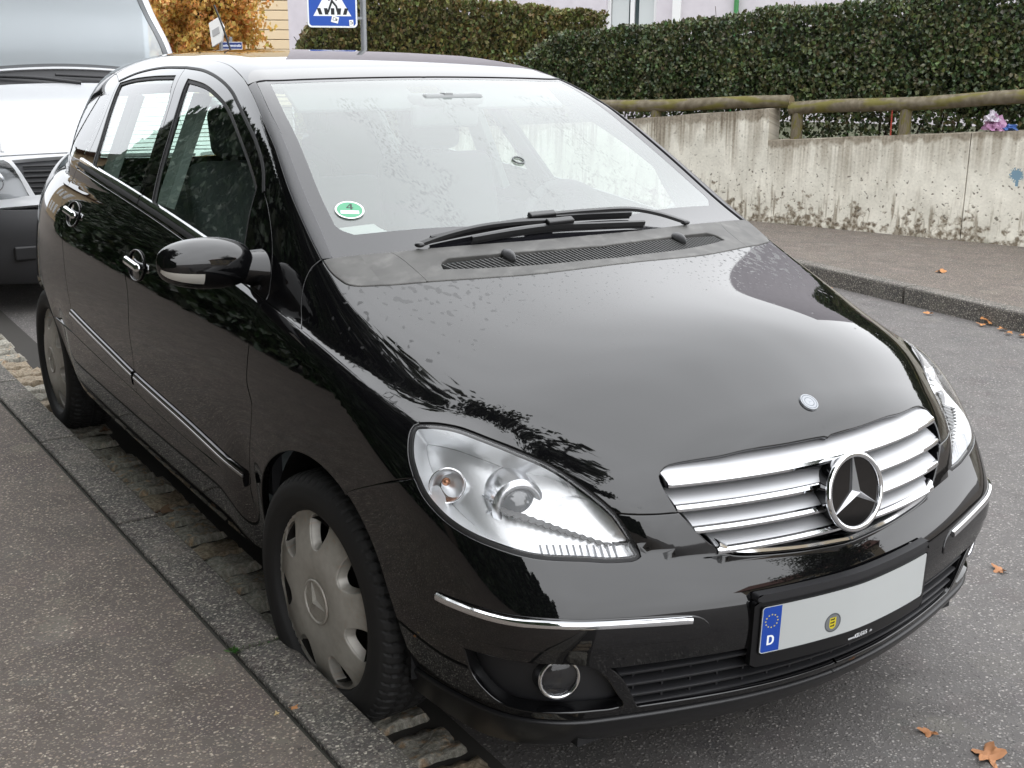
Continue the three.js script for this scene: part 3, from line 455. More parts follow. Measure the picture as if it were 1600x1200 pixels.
{ // headlamps
  const loop = outline(L_.lampTop, L_.lampTip, L_.lampLow, L_.lampRear), D = [-.55, .5, .67];
  const inset = (l, d) => { // the outline moved inward within the plane across D
    const u = unit(D), U = unit(cross3([0, 1, 0], u)), W = cross3(u, U), q = l.map((p) => [dot3(p, U), dot3(p, W)]), s = area2(q) > 0 ? 1 : -1;
    return l.map((p, i) => { const a = q[(i + q.length - 1) % q.length], b = q[(i + 1) % q.length], t = unit([b[0] - a[0], b[1] - a[1], 0]); return p.map((v, k) => v + d * s * (-t[1] * U[k] + t[0] * W[k])); });
  };
  const gasket = sheet([loop, inset(loop, .009)], D, { h: .012, gap: .001, off: -.003, depth: .02 });
  const lens = sheet([inset(loop, .0085)], D, { h: .012, off: .001, gap: 0, depth: .012, bevel: .005 });
  const rimIn = inset(loop, .012), bowl = sheet([rimIn], D, { h: .012, off: -.052, gap: 0, depth: 0, shift: (p) => .034 * clamp((p[2] - .60) / .17, -.2, 1) - .012 * Math.sin(p[1] * 60) * 0 });
  const wallPos = []; { const a = rimIn.map((p) => onSkin(p, D)); for (let i = 0; i < a.length; i++) { const k = (i + 1) % a.length, lo = (e, d) => e.p.map((v, j) => v - e.n[j] * d); wallPos.push(...lo(a[i], .004), ...lo(a[k], .004), ...lo(a[i], .058), ...lo(a[k], .004), ...lo(a[k], .058), ...lo(a[i], .058)); } }
  const wall = new THREE.BufferGeometry(); wall.setAttribute('position', new THREE.Float32BufferAttribute(wallPos, 3)); smooth(wall, 30);
  const put = (g, p, dir) => bare(g).applyMatrix4(facing(dir)).translate(...p);
  const deep = (p, d) => { const e = onSkin(p, D); return e.p.map((v, i) => v - e.n[i] * d); };
  const lathe = (pts, n = 48) => new THREE.LatheGeometry(pts.map((p) => new THREE.Vector2(...p)), n).rotateX(Math.PI / 2);
  const cMain = deep([-.672, .738, .622], .050), dirMain = [-.22, .02, .97];
  const barrel = []; for (let i = 0; i <= 14; i++) { const t = i / 14; barrel.push([.074 + .004 * Math.sin(t * 40), -.10 + .075 * t]); }
  const mainShell = put(lathe([[.060, -.10], [.062, -.06], [.060, -.03], [.0565, -.006]]), cMain, dirMain);
  const ringG = put(lathe([[.037, -.014], [.038, -.002], [.044, .005], [.051, .002], [.0565, -.006]]), cMain, dirMain);
  const ribs = []; for (let k = 0; k < 9; k++) { const a = 1.3 + k * .42; ribs.push(put(new THREE.BoxGeometry(.003, .006, .07).translate(0, .0615, -.05).rotateZ(a), cMain, dirMain)); }
  const ball = put(new THREE.SphereGeometry(.047, 32, 16, 0, 6.3, 0, 1.0).rotateX(Math.PI / 2).translate(0, 0, -.034), cMain, dirMain), cell = put(lathe([[0, -.06], [.03, -.05], [.0395, -.014]]), cMain, dirMain);
  const cHi = deep([-.588, .708, .690], .040), dirHi = [-.12, .05, .98], hi = put(lathe([[.006, -.055], [.025, -.048], [.042, -.032], [.055, -.004]]), cHi, dirHi), bulb = put(new THREE.CapsuleGeometry(.005, .02, 4, 10).rotateX(Math.PI / 2).translate(0, 0, -.035), cHi, dirHi);
  const cInd = deep([-.783, .752, .490], .032), dirInd = [-.42, .03, .9], ind = put(lathe([[.006, -.045], [.020, -.038], [.031, -.018], [.037, .004]]), cInd, dirInd), indBulb = put(new THREE.SphereGeometry(.009, 20, 14).translate(0, 0, -.022), cInd, dirInd), indRing = put(new THREE.TorusGeometry(.037, .0020, 8, 40).translate(0, 0, .004), cInd, dirInd);
  const flute = []; for (let k = 0; k < 12; k++) { const p = deep([-.53 - k * .0125, .640 + k * .0006, .76 - k * .006], .020); flute.push(box(.0022, .03, .008).rotateX(-.5).translate(p[0], p[1] + .004, p[2])); }
  const shelf = []; for (let k = 0; k < 16; k++) { const q = deep([-.515 - k * .0125, .655 + k * .0045, .752 - k * .0095], .034); shelf.push(bare(box(.0135, .003, .05).rotateX(.1).translate(q[0], q[1], q[2]))); }
  const lamp = (m) => {
    const f = (g) => (m ? xm(g) : g), o = obj('headlamp', f(lens), M.clear, car);
    obj('gasket', f(gasket), M.rubber, o); obj('housing', f(mergeGeometries([bare(bowl), bare(wall)])), M.satinLamp, o);
    obj('projector', f(mainShell), M.reflector, o); obj('projector_ring', f(ringG), M.satin, o); obj('projector_lens', f(ball), M.lensGlass, o); obj('projector_cell', f(cell), std(lin(.05, .055, .06), .25, .6), o); obj('ribs', f(mergeGeometries(ribs)), M.satin, o);
    obj('main_beam_reflector', f(hi), M.reflector, o); obj('bulb', f(bulb), M.amber, o); obj('lamp_shelf', f(mergeGeometries(shelf)), std(lin(.10, .10, .10), .4, .4), o); obj('indicator', f(ind), M.reflector, o); obj('indicator_bulb', f(indBulb), M.amber, o); obj('indicator_ring', f(indRing), M.chrome, o); obj('fluting', f(mergeGeometries(flute.map(bare))), M.satin, o);
  };
  M.satinLamp = std(lin(.72, .73, .74), .34, .75); M.lensGlass = phys({ color: lin(.03, .035, .04), roughness: .03, clearcoat: 1, clearcoatRoughness: .02, ior: 1.6 }); M.amber = std(lin(.40, .20, .12), .22, .7);
  lamp(false); lamp(true);
}
{ // radiator grille
  const grille = new THREE.Group(); grille.name = 'radiator_grille'; car.add(grille);
  const open = outline(rev(L_.grilleLow), L_.hoodGrille), g = sheet([open], [0, .2, 1], { join: true, h: .02, off: -.075, gap: -.02, depth: 0 });
  obj('grille_backing', both(g), std(lin(.03, .03, .032), .6), grille);
  const rim = []; for (const l of [open]) { const q = l.filter((p, i) => i % 2 === 0 || Math.abs(p[0]) < .002).map((p) => onSkin(p, [0, .2, 1])); const pos = []; for (let i = 0; i < q.length - 1; i++) { const a = q[i], b = q[i + 1]; if (Math.abs(a.p[0]) < .003 && Math.abs(b.p[0]) < .003) continue; const d = (e, k) => [e.p[0], e.p[1] - (k > .03 ? 0 : 0), e.p[2] - k]; pos.push(...d(a, .003), ...d(b, .003), ...d(a, .09), ...d(b, .003), ...d(b, .09), ...d(a, .09)); } const w = new THREE.BufferGeometry(); w.setAttribute('position', new THREE.Float32BufferAttribute(pos, 3)); w.computeVertexNormals(); rim.push(bare(w)); }
  obj('grille_frame', [rim[0], xm(rim[0])], M.gloss, grille);
  // four slats: a silver blade that rises rearward and a bright lower edge
  const edge = (y) => { let best = .3, bd = 9; for (const p of [...L_.grilleLow, ...L_.hoodGrille]) if (p[2] < .84 && Math.abs(p[1] - y) < bd) { bd = Math.abs(p[1] - y); best = -p[0]; } return best; };
  for (const [y, zc, xe, rise, back] of [[.757, .832, .412, .034, .050], [.711, .852, .406, .033, .048], [.667, .868, .378, .032, .046], [.622, .880, .336, .031, .044]]) {
    const pts = [], fr = []; const n = 56;
    for (let i = -n; i <= n; i++) { const x = xe * i / n, q = x * x; pts.push(V(x, y - .02 * q, zc - .44 * q)); fr.push([V(0, 0, 1), V(0, 1, 0)]); }
    const S = [[.0, -.004], [.004, -.001], [.0045, .004], [.001, .0095], [-.003, .0118], [-.012, .0175], [-.028, .0255], [-back, rise], [-back - .003, rise - .0025], [-.029, .0225], [-.013, .0140], [-.008, .001]];
    const gs = sweep(pts, fr, S);
    const slat = obj('slat', gs, M.silver, grille);
    const C = sweep(pts.map((p) => p.clone().add(V(0, 0, .0006))), fr, [[-.001, -.0052], [.0045, -.0022], [.0056, .0035], [.0022, .0098], [-.004, .0120], [-.003, .0090]]);
    obj('chrome_edge', C, M.chrome, slat);
  }
  { const pts = [...L_.grilleLow.filter((p) => p[0] > -.335), ...rev(L_.grilleLow.filter((p) => p[0] > -.335 && p[0] < -.001)).map((p) => [-p[0], p[1], p[2]])].map((p) => V(p[0], p[1] + .010, p[2] - .002)); obj('lower_frame', sweep(pts, pts.map(() => [V(0, 0, 1), V(0, 1, 0)]), [[-.012, -.006], [.002, -.006], [.005, -.001], [.003, .005], [-.006, .009], [-.014, .009]]), M.chrome, grille); }
  const T = new THREE.Matrix4().makeTranslation(0, .700, .886).multiply(new THREE.Matrix4().makeRotationX(-.20)), P = (q) => bare(q).applyMatrix4(T);
  const em = obj('star_emblem', P(new THREE.TorusGeometry(.0795, .0068, 14, 72)), M.chrome, grille);
  obj('emblem_disc', [P(new THREE.CylinderGeometry(.078, .078, .012, 64).rotateX(Math.PI / 2).translate(0, 0, -.006)), P(new THREE.CylinderGeometry(.084, .066, .05, 64, 1, true).rotateX(Math.PI / 2).translate(0, 0, -.028))], M.gloss, em);
  obj('star', P(star(.078, .015, .12)), std(lin(.70, .70, .72), .32, .6), em);
  // small round badge on the bonnet
  const bp = onSkin([0, .859, .740], [0, .9, .4]), B = facing(bp.n);
  const tb = canvasTex(128, 128, (c) => { c.fillStyle = '#9a9da1'; c.fillRect(0, 0, 128, 128); c.strokeStyle = '#4a5058'; c.lineWidth = 5; c.beginPath(); c.arc(64, 64, 54, 0, 7); c.stroke(); c.beginPath(); c.arc(64, 64, 34, 0, 7); c.stroke(); c.fillStyle = '#8b9096'; for (let k = 0; k < 20; k++) { c.save(); c.translate(64, 64); c.rotate(k * .314); c.fillRect(-2, -50, 4, 11); c.restore(); } c.fillStyle = '#7d838a'; for (let k = 0; k < 3; k++) { c.save(); c.translate(64, 64); c.rotate(k * 2.094); c.beginPath(); c.moveTo(0, -30); c.lineTo(5, 3); c.lineTo(-5, 3); c.fill(); c.restore(); } });
  const badge = new THREE.CylinderGeometry(.0215, .0228, .004, 40).rotateX(Math.PI / 2); obj('bonnet_badge', badge.applyMatrix4(B).translate(bp.p[0], bp.p[1] + bp.n[1] * .002, bp.p[2] + bp.n[2] * .002), std(0xffffff, .35, .35, { map: tb }), car);
}
{ // number plate on its curved holder
  const plate = new THREE.Group(); plate.name = 'number_plate'; car.add(plate);
  const bend = (w, h, d, r, nx = 40) => { // rounded slab w x h, bent round the nose
    const s = new THREE.Shape(), x = w / 2, y = h / 2; s.moveTo(-x + r, -y); s.lineTo(x - r, -y); s.absarc(x - r, -y + r, r, -Math.PI / 2, 0); s.lineTo(x, y - r); s.absarc(x - r, y - r, r, 0, Math.PI / 2); s.lineTo(-x + r, y); s.absarc(-x + r, y - r, r, Math.PI / 2, Math.PI); s.lineTo(-x, -y + r); s.absarc(-x + r, -y + r, r, Math.PI, Math.PI * 1.5);
    const loop = s.getPoints(5); const dense = []; loop.forEach((p, i) => { const q = loop[(i + 1) % loop.length], k = Math.max(1, Math.ceil(p.distanceTo(q) / (w / nx))); for (let t = 0; t < k; t++) dense.push(p.clone().lerp(q, t / k)); });
    const pos = [], nor = [], uv = [], idx = []; const Z = (X) => .0 - .30 * X * X - .045 * (Math.sqrt(X * X + .0009) - .03), add = (X, Y, zz, n) => { pos.push(X, Y, Z(X) + zz); nor.push(...n); uv.push(X / w + .5, Y / h + .5); return pos.length / 3 - 1; };
    const fn = (X) => unit([.6 * X + .045 * X / Math.sqrt(X * X + .0009), 0, 1]);
    const cols = []; for (let i = 0; i <= nx; i++) { const X = -x + w * i / nx; const dx = Math.max(0, Math.abs(X) - (x - r)), yy = y - r + Math.sqrt(Math.max(0, r * r - dx * dx)); const c = []; for (let j = 0; j <= 6; j++) c.push(add(X, mix(-yy, yy, j / 6), d, fn(X))); cols.push(c); }
    for (let i = 0; i < nx; i++) for (let j = 0; j < 6; j++) { const a = cols[i][j], b = cols[i + 1][j]; idx.push(a, b, b + 1, a, b + 1, a + 1); }
    for (let i = 0; i < dense.length; i++) { const p = dense[i], q = dense[(i + 1) % dense.length], n = unit([q.y - p.y, p.x - q.x, 0]); const a = add(p.x, p.y, d, n), b = add(q.x, q.y, d, n), a2 = add(p.x, p.y, 0, n), b2 = add(q.x, q.y, 0, n); idx.push(a, a2, b, b, a2, b2); }
    const g = new THREE.BufferGeometry(); g.setAttribute('position', new THREE.Float32BufferAttribute(pos, 3)); g.setAttribute('normal', new THREE.Float32BufferAttribute(nor, 3)); g.setAttribute('uv', new THREE.Float32BufferAttribute(uv, 2)); g.setIndex(idx); return g;
  };
  const at = (g, y, z, tilt = .03) => g.rotateX(tilt).translate(0, y, z);
  const ft = canvasTex(1024, 256, (c, w, h) => { c.fillStyle = '#0b0b0d'; c.fillRect(0, 0, w, h); c.fillStyle = '#e6e8ea'; c.textAlign = 'left'; c.font = 'bold 15px sans-serif'; c.fillText('www.', 486, 246); c.font = 'bold 23px sans-serif'; c.fillText('KILGUS', 523, 247); c.font = 'bold 13px sans-serif'; c.fillText('.de', 617, 246); });
  obj('plate_holder', at(bend(.548, .150, .012, .008), .438, .905), std(0xffffff, .35, 0, { map: ft }), plate);
  obj('plate_holder', at(bend(.535, .018, .02, .006), .520, .900), M.plastic, plate);
  const pt = canvasTex(1024, 224, (c, w, h) => {
    c.fillStyle = '#101214'; c.fillRect(0, 0, w, h); c.fillStyle = '#b4b7b6'; c.beginPath(); c.roundRect(5, 5, w - 10, h - 10, 14); c.fill();
    c.fillStyle = '#0a3f9e'; c.beginPath(); c.roundRect(9, 9, 88, h - 18, [12, 0, 0, 12]); c.fill();
    c.fillStyle = '#d9c04a'; for (let k = 0; k < 12; k++) { const a = k * Math.PI / 6; c.beginPath(); c.arc(52 + 29 * Math.cos(a), 74 + 29 * Math.sin(a), 3.3, 0, 7); c.fill(); }
    c.fillStyle = '#f2f4f6'; c.font = 'bold 62px sans-serif'; c.textAlign = 'center'; c.fillText('D', 53, 184);
    c.fillStyle = '#6d7072'; c.beginPath(); c.arc(372, 152, 45, 0, 7); c.fill(); c.strokeStyle = '#3e4143'; c.lineWidth = 4; c.beginPath(); c.arc(372, 152, 41, 0, 7); c.stroke();
    c.fillStyle = '#c7b61e'; c.beginPath(); c.moveTo(354, 128); c.lineTo(390, 128); c.lineTo(390, 164); c.quadraticCurveTo(388, 178, 372, 182); c.quadraticCurveTo(356, 178, 354, 164); c.fill(); c.fillStyle = '#15150f'; for (let k = 0; k < 3; k++) { c.fillRect(359, 134 + k * 15, 22, 6); c.fillRect(376, 131 + k * 15, 6, 6); }
  });
  obj('plate', at(bend(.520, .112, .004, .007), .448, .9175), phys({ map: pt, roughness: .4, clearcoat: .4, clearcoatRoughness: .2 }), plate);
}
{ // cowl: centre panel, two end pieces, intake grid, washer nozzles
  const D = [0, .92, .38], cowlUv = (p) => [p[0] * .8 + .5, p[2] * 1.6 + .5];
  const centre = outline(rev(L_.glassLow).filter((p) => p[0] > -.549), L_.cowlSeam, L_.hoodBack.filter((p) => p[0] > -.526), mid(.095, -.06, (z) => [[0, 1.1, z], [0, 1, 0]]));
  const vent = outline(curve([[0, 1.0, -.006], [-.161, 1, -.022], [-.334, 1, -.054], [-.43, 1, -.076]]), curve([[-.43, 1, -.076], [-.458, 1, -.064], [-.466, 1, -.038]]), curve([[-.466, 1, -.038], [-.364, 1, .002], [-.2, 1, .046], [0, 1, .067]]));
  const ventS = snap(vent.map((p) => [p[0], 1.1, p[2]]), [0, 1, 0]);
  // the intake is an opening in the centre panel: the outline runs round it at the centre line
  const loop = outline(rev(L_.glassLow).filter((p) => p[0] > -.549), L_.cowlSeam, L_.hoodBack.filter((p) => p[0] > -.526), mid(.095, .067, (z) => [[0, 1.1, z], [0, 1, 0]]), rev(ventS), mid(-.006, -.06, (z) => [[0, 1.1, z], [0, 1, 0]]));
  void centre;
  const cowl = obj('cowl_panel', both(sheet([loop], D, { join: true, h: .013, off: .002, depth: .014, bevel: .003, uv: cowlUv })), M.cowl, car);
  obj('intake_floor', both(sheet([ventS], D, { join: true, h: .02, off: -.020, gap: -.004, depth: 0 })), std(lin(.003, .003, .003), .9), cowl);
  const slats = []; for (let i = 0; i < 74; i++) { const x = -.448 + i * .01228, a = Math.abs(x), z0 = mix(-.006, -.060, (a / .43) ** 1.5), z1 = mix(.067, -.024, (a / .46) ** 1.5); const p = onSkin([x - .006, 1.1, z0], [0, 1, 0]).p, q = onSkin([x + .014, 1.1, z1], [0, 1, 0]).p; const A = V(p[0], p[1] - .003, p[2]), B = V(q[0], q[1] - .003, q[2]), t = B.clone().sub(A).normalize(), s = V(0, 1, 0).cross(t).normalize(); slats.push(bare(sweep([A, B], [[s, V(0, 1, 0)], [s, V(0, 1, 0)]], [[-.0021, -.006], [.0021, -.006], [.0021, .001], [-.0021, .001]]))); }
  const cross = []; for (const f of [.33, .66]) { const pts = []; for (let i = -24; i <= 24; i++) { const x = .44 * i / 24, a = Math.abs(x), z0 = mix(-.006, -.060, (a / .43) ** 1.5), z1 = mix(.067, -.024, (a / .46) ** 1.5); const p = onSkin([x, 1.1, mix(z0, z1, f)], [0, 1, 0]).p; pts.push([p[0], p[1] - .006, p[2]]); } cross.push(bare(tube(pts, .0018, 48, 4))); }
  const sl = obj('intake_slats', [...slats, ...cross], std(lin(.075, .075, .074), .6), cowl); sl.userData.kind = 'stuff';
  for (const s of [-1, 1]) { // washer nozzles
    const p = onSkin([s * .282, 1.1, -.022], [0, 1, .3]), g = new THREE.SphereGeometry(1, 24, 14); const q = g.attributes.position; for (let i = 0; i < q.count; i++) { const z = q.getZ(i), t = (z + 1) / 2; q.setXYZ(i, q.getX(i) * mix(.017, .006, t * t), Math.max(-.2, q.getY(i)) * mix(.014, .016, t), z * .030); } g.computeVertexNormals();
    obj('washer_nozzle', g.rotateX(.28).translate(p.p[0], p.p[1] + .004, p.p[2]), M.cowlDark ??= std(lin(.07, .07, .072), .5), cowl);
  }
  const end = outline(rev(L_.glassLow).filter((p) => p[0] < -.551).reverse().length ? curve([[-.551, 1.112, -.155], [-.627, 1.108, -.177], [-.69, 1.103, -.193], [-.711, 1.099, -.2]]) : [], L_.hoodBack.filter((p) => p[0] < -.53), rev(L_.cowlSeam));
  for (const g of [0, 1]) { const s = sheet([end], [-.3, .9, .3], { h: .012, off: .002, depth: .014, bevel: .003, uv: cowlUv }); obj('cowl_end', g ? xm(s) : s, M.cowl, car); }
}
{ // wipers
  const on = (l, k) => l.map(([x, y, z, d = .012]) => { const e = onSkin([x, y, z], [0, .85, .5]); return e.p.map((v, i) => v + e.n[i] * d * k); });
  const ribbon = (pts, w, h) => { const c = new THREE.CatmullRomCurve3(pts.map((p) => V(...p)), false, 'centripetal').getSpacedPoints(28), fr = c.map((p, i) => { const t = c[Math.min(c.length - 1, i + 1)].clone().sub(c[Math.max(0, i - 1)]).normalize(), n = V(0, .88, .46), s = t.clone().cross(n).normalize(); return [s, n]; }); return sweep(c, fr, [[-w, -h], [w, -h], [w * .6, h], [-w * .6, h]]); };
  const W1 = { arm: [[.376, 1.12, -.112, .012], [.29, 1.137, -.137, .022], [.212, 1.151, -.156, .024], [.06, 1.157, -.153, .024], [-.09, 1.157, -.155, .022]], blade: [[-.439, 1.126, -.151], [-.311, 1.140, -.149], [-.147, 1.152, -.150], [.009, 1.153, -.145], [.199, 1.148, -.145]], b: [-.10, 1.155, -.152] };
  const W2 = { arm: [[-.474, 1.119, -.143, .012], [-.39, 1.130, -.145, .020], [-.285, 1.140, -.144, .024], [-.18, 1.143, -.136, .024], [-.08, 1.142, -.123, .024]], blade: [[-.341, 1.123, -.112], [-.218, 1.131, -.109], [-.098, 1.136, -.106], [.041, 1.133, -.094], [.206, 1.127, -.093]], b: [-.07, 1.139, -.112] };
  for (const w of [W1, W2]) {
    const arm = obj('wiper_arm', ribbon(on(w.arm, 1), .008, .004), M.plasticSoft ??= std(lin(.014, .014, .015), .32), car);
    obj('wiper_blade', ribbon(on(w.blade.map((p) => [p[0], p[1], p[2], .016]), 1), .006, .006), M.plasticSoft, arm);
    obj('wiper_rubber', ribbon(on(w.blade.map((p) => [p[0], p[1], p[2], .006]), 1), .0015, .006), M.rubber, arm);
    const c = on([[...w.b, .025]], 1)[0]; obj('blade_clip', box(.085, .016, .022, 0, 0, 0, .005).rotateX(.45).rotateZ(.02).translate(...c), M.plasticSoft, arm);
    const pv = on([[...w.arm[0].slice(0, 3), .010]], 1)[0]; obj('pivot_cap', new THREE.SphereGeometry(.012, 20, 12).scale(1.1, .6, 1.1).translate(...pv), M.plasticSoft, arm);
  }
}
for (const [side, parentF, parentR] of [[0, doorsF[0], doorsR[0]], [1, doorsF[1], doorsR[1]]]) {
  const m = (g) => (side ? xm(g) : g);
  const winF = outline(L_.winF, L_.winFf, L_.winFb, L_.winFr), winR = outline(L_.winR, L_.winRf, L_.winRb, L_.winRr);
  const ins = (l, d) => { const u = unit(DSIDE), U = unit(cross3([0, 1, 0], u)), W = cross3(u, U), q = l.map((p) => [dot3(p, U), dot3(p, W)]), s = area2(q) > 0 ? 1 : -1; return l.map((p, i) => { const a = q[(i + q.length - 1) % q.length], b = q[(i + 1) % q.length], t = unit([b[0] - a[0], b[1] - a[1], 0]); return p.map((v, k) => v + d * s * (-t[1] * U[k] + t[0] * W[k])); }); };
  for (const [par, win] of [[parentF, winF], [parentR, winR]]) {
    obj('window_pane', m(sheet([win], DSIDE, { h: .03, off: -.008, gap: -.006, depth: 0 })), M.sideGlass, par);
    obj('window_seal', m(sheet([ins(win, -.003), ins(win, .011)], DSIDE, { h: .02, off: -.004, gap: 0, depth: .006 })), M.rubber, par);
  }
  // bright window sill trim with a rubber under it
  const trim = (a, b, par) => {
    const pts = []; for (let i = 0; i <= 60; i++) { const z = mix(a, b, i / 60), y = valleyY(z) + .020; pts.push([-upperSide(y, z), y, z]); }
    const fr = pts.map((p, i) => { const q = pts[Math.min(60, i + 1)], o = pts[Math.max(0, i - 1)], n = grad(hull, p), t = unit([q[0] - o[0], q[1] - o[1], q[2] - o[2]]); let up = cross3(t, n); if (up[1] < 0) up = up.map((v) => -v); return [V(...n), V(...up)]; });
    obj('chrome_trim', m(sweep(pts.map((p) => V(...p)), fr, [[-.002, .001], [.0075, .002], [.009, .008], [.0075, .015], [-.002, .019]])), M.chrome, par);
    obj('sill_rubber', m(sweep(pts.map((p) => V(...p)), fr, [[-.004, -.019], [.006, -.017], [.0075, -.008], [.006, .0], [-.004, .0]])), M.rubber, par);
  };
  trim(-.40, -1.438, parentF); trim(-1.452, -2.30, parentR);
  // black door seal along the roof rail
  { const pts = [...L_.frameTop, ...L_.frameTopR.slice(1)].map((q) => onSkin(q, DSIDE)), fr = pts.map((q, i) => { const a = pts[Math.max(0, i - 1)].p, b = pts[Math.min(pts.length - 1, i + 1)].p, t = unit([b[0] - a[0], b[1] - a[1], b[2] - a[2]]); return [V(...q.n), V(...cross3(q.n, t))]; });
    const half = pts.findIndex((q) => q.p[2] < -1.676), S = [[-.004, -.006], [.0022, -.005], [.003, 0], [.0022, .005], [-.004, .006]];
    obj('door_seal', m(sweep(pts.slice(0, half + 1).map((q) => V(...q.p)), fr.slice(0, half + 1), S)), M.rubber, parentF); obj('door_seal', m(sweep(pts.slice(half).map((q) => V(...q.p)), fr.slice(half), S)), M.rubber, parentR); }
  // side protection strips
  const bar = (a, b, par) => {
    const pts = L_.strip.filter((p) => p[2] <= a && p[2] >= b).map((p) => onSkin(p, [-1, 0, 0])); const fr = pts.map((q) => [V(...q.n), V(0, 1, 0)]);
    obj('side_moulding', m(sweep(pts.map((q) => V(...q.p)), fr, [[-.002, -.034], [.007, -.030], [.0095, -.012], [.009, .010], [.006, .014], [-.002, .016]])), M.paint, par);
    obj('chrome_insert', m(sweep(pts.map((q) => V(...q.p)), fr, [[.006, -.0045], [.0104, -.0032], [.0108, 0], [.0102, .0032], [.006, .005]])), M.dullChrome ??= std(lin(.42, .42, .42), .32, 1), par);
  };
  bar(-.425, -1.324, parentF); bar(-1.338, -2.13, parentR);
  // handles: a chrome pull across a round recess
  for (const [par, at] of [[parentF, [-.859, .937, -1.315]], [parentR, [-.844, 1.005, -2.17]]]) {
    const e = onSkin(at, [-1, .2, 0]), n = V(...e.n), t = V(0, .075, -1).normalize(), up = t.clone().cross(n).normalize(); if (up.y < 0) up.negate(); const B = new THREE.Matrix4().makeBasis(t, up, n.clone()).setPosition(...e.p);
    if (B.determinant() < 0) B.makeBasis(t.clone().negate(), up, n).setPosition(...e.p);
    const dish = new THREE.SphereGeometry(1, 40, 20, 0, 6.2832, 0, 1.5708).rotateX(Math.PI / 2); { const q = dish.attributes.position; for (let i = 0; i < q.count; i++) { const r = Math.hypot(q.getX(i), q.getY(i)); q.setXYZ(i, q.getX(i) * .080, q.getY(i) * .047, .004 + .0035 * Math.cos(Math.min(1, r) * Math.PI)); } dish.computeVertexNormals(); }
    const rim = new THREE.TorusGeometry(1, .05, 10, 56); { const q = rim.attributes.position; for (let i = 0; i < q.count; i++) q.setXYZ(i, q.getX(i) * .080, q.getY(i) * .047, q.getZ(i) * .06 + .003); rim.computeVertexNormals(); }
    const pull = new THREE.CapsuleGeometry(.0165, .118, 10, 24).rotateZ(Math.PI / 2); { const q = pull.attributes.position; for (let i = 0; i < q.count; i++) { const x = q.getX(i), k = Math.abs(x) / .09; q.setXYZ(i, x, q.getY(i) * (1.0 - .25 * k) + .002, q.getZ(i) * .62 + .024 - .014 * k * k); } pull.computeVertexNormals(); }
    const hd = obj('door_handle', m(bare(pull.applyMatrix4(B))), M.chrome, par); obj('handle_dish', m(bare(dish.applyMatrix4(B))), M.paint, hd); obj('handle_rim', m(bare(rim.applyMatrix4(B))), M.paint, hd);
  }
  // door mirror; the far one is folded back along its door
  const fold = (g) => (side ? g.translate(.83, 0, .45).rotateY(1.38).translate(-.82, -.02, -.66) : g);
  const shell = (u0, u1, v0, v1, off, nu = 48, nv = 32) => {
    const pos = [], idx = []; for (let j = 0; j <= nv; j++) for (let i = 0; i <= nu; i++) {
      const th = mix(u0, u1, i / nu), ph = mix(v0, v1, j / nv), sp = (v, e) => Math.sign(v) * Math.abs(v) ** e; // th round the x axis, ph from the tip to the root
      const cx = -Math.cos(ph), s = sp(Math.sin(ph), .62); let x = cx * .125, y = sp(Math.sin(th), .86) * s, z = Math.cos(th) * s; const tip = (1 - cx) / 2;
      y *= (y > 0 ? mix(.062, .068, 1 - tip) : mix(.074, .058, tip)); y += -.010 * cx * 1.2 + (tip > .7 ? 0 : 0); z *= (z > 0 ? .078 : .024) * mix(1, .8, tip); const l = Math.hypot(0, y, z) || 1; y += y / l * off; z += z / l * off; x += cx * off;
      pos.push(x, y, z);
    }
    for (let j = 0; j < nv; j++) for (let i = 0; i < nu; i++) { const a = j * (nu + 1) + i; idx.push(a, a + 1, a + nu + 1, a + 1, a + nu + 2, a + nu + 1); }
    const g = new THREE.BufferGeometry(); g.setAttribute('position', new THREE.Float32BufferAttribute(pos, 3)); g.setIndex(idx); g.computeVertexNormals(); return g.rotateY(.16).rotateZ(.06).translate(-.935, 1.080, -.425);
  };
  const mir = obj('door_mirror', m(fold(shell(0, Math.PI * 2, .0, Math.PI * .97, 0, 64, 48))), M.paint, parentF);
  obj('mirror_indicator', m(fold(shell(-.72, -.22, .14, 1.30, .0016, 24, 32))), phys({ color: lin(.62, .60, .55), roughness: .16, clearcoat: 1, clearcoatRoughness: .03, metalness: .35 }), mir);
  const root = new THREE.CylinderGeometry(.055, .07, .06, 32).scale(.72, 1, 1).rotateZ(Math.PI / 2 - .15).translate(-.812, 1.055, -.44); obj('mirror_root', m(root), M.gloss, mir);
}
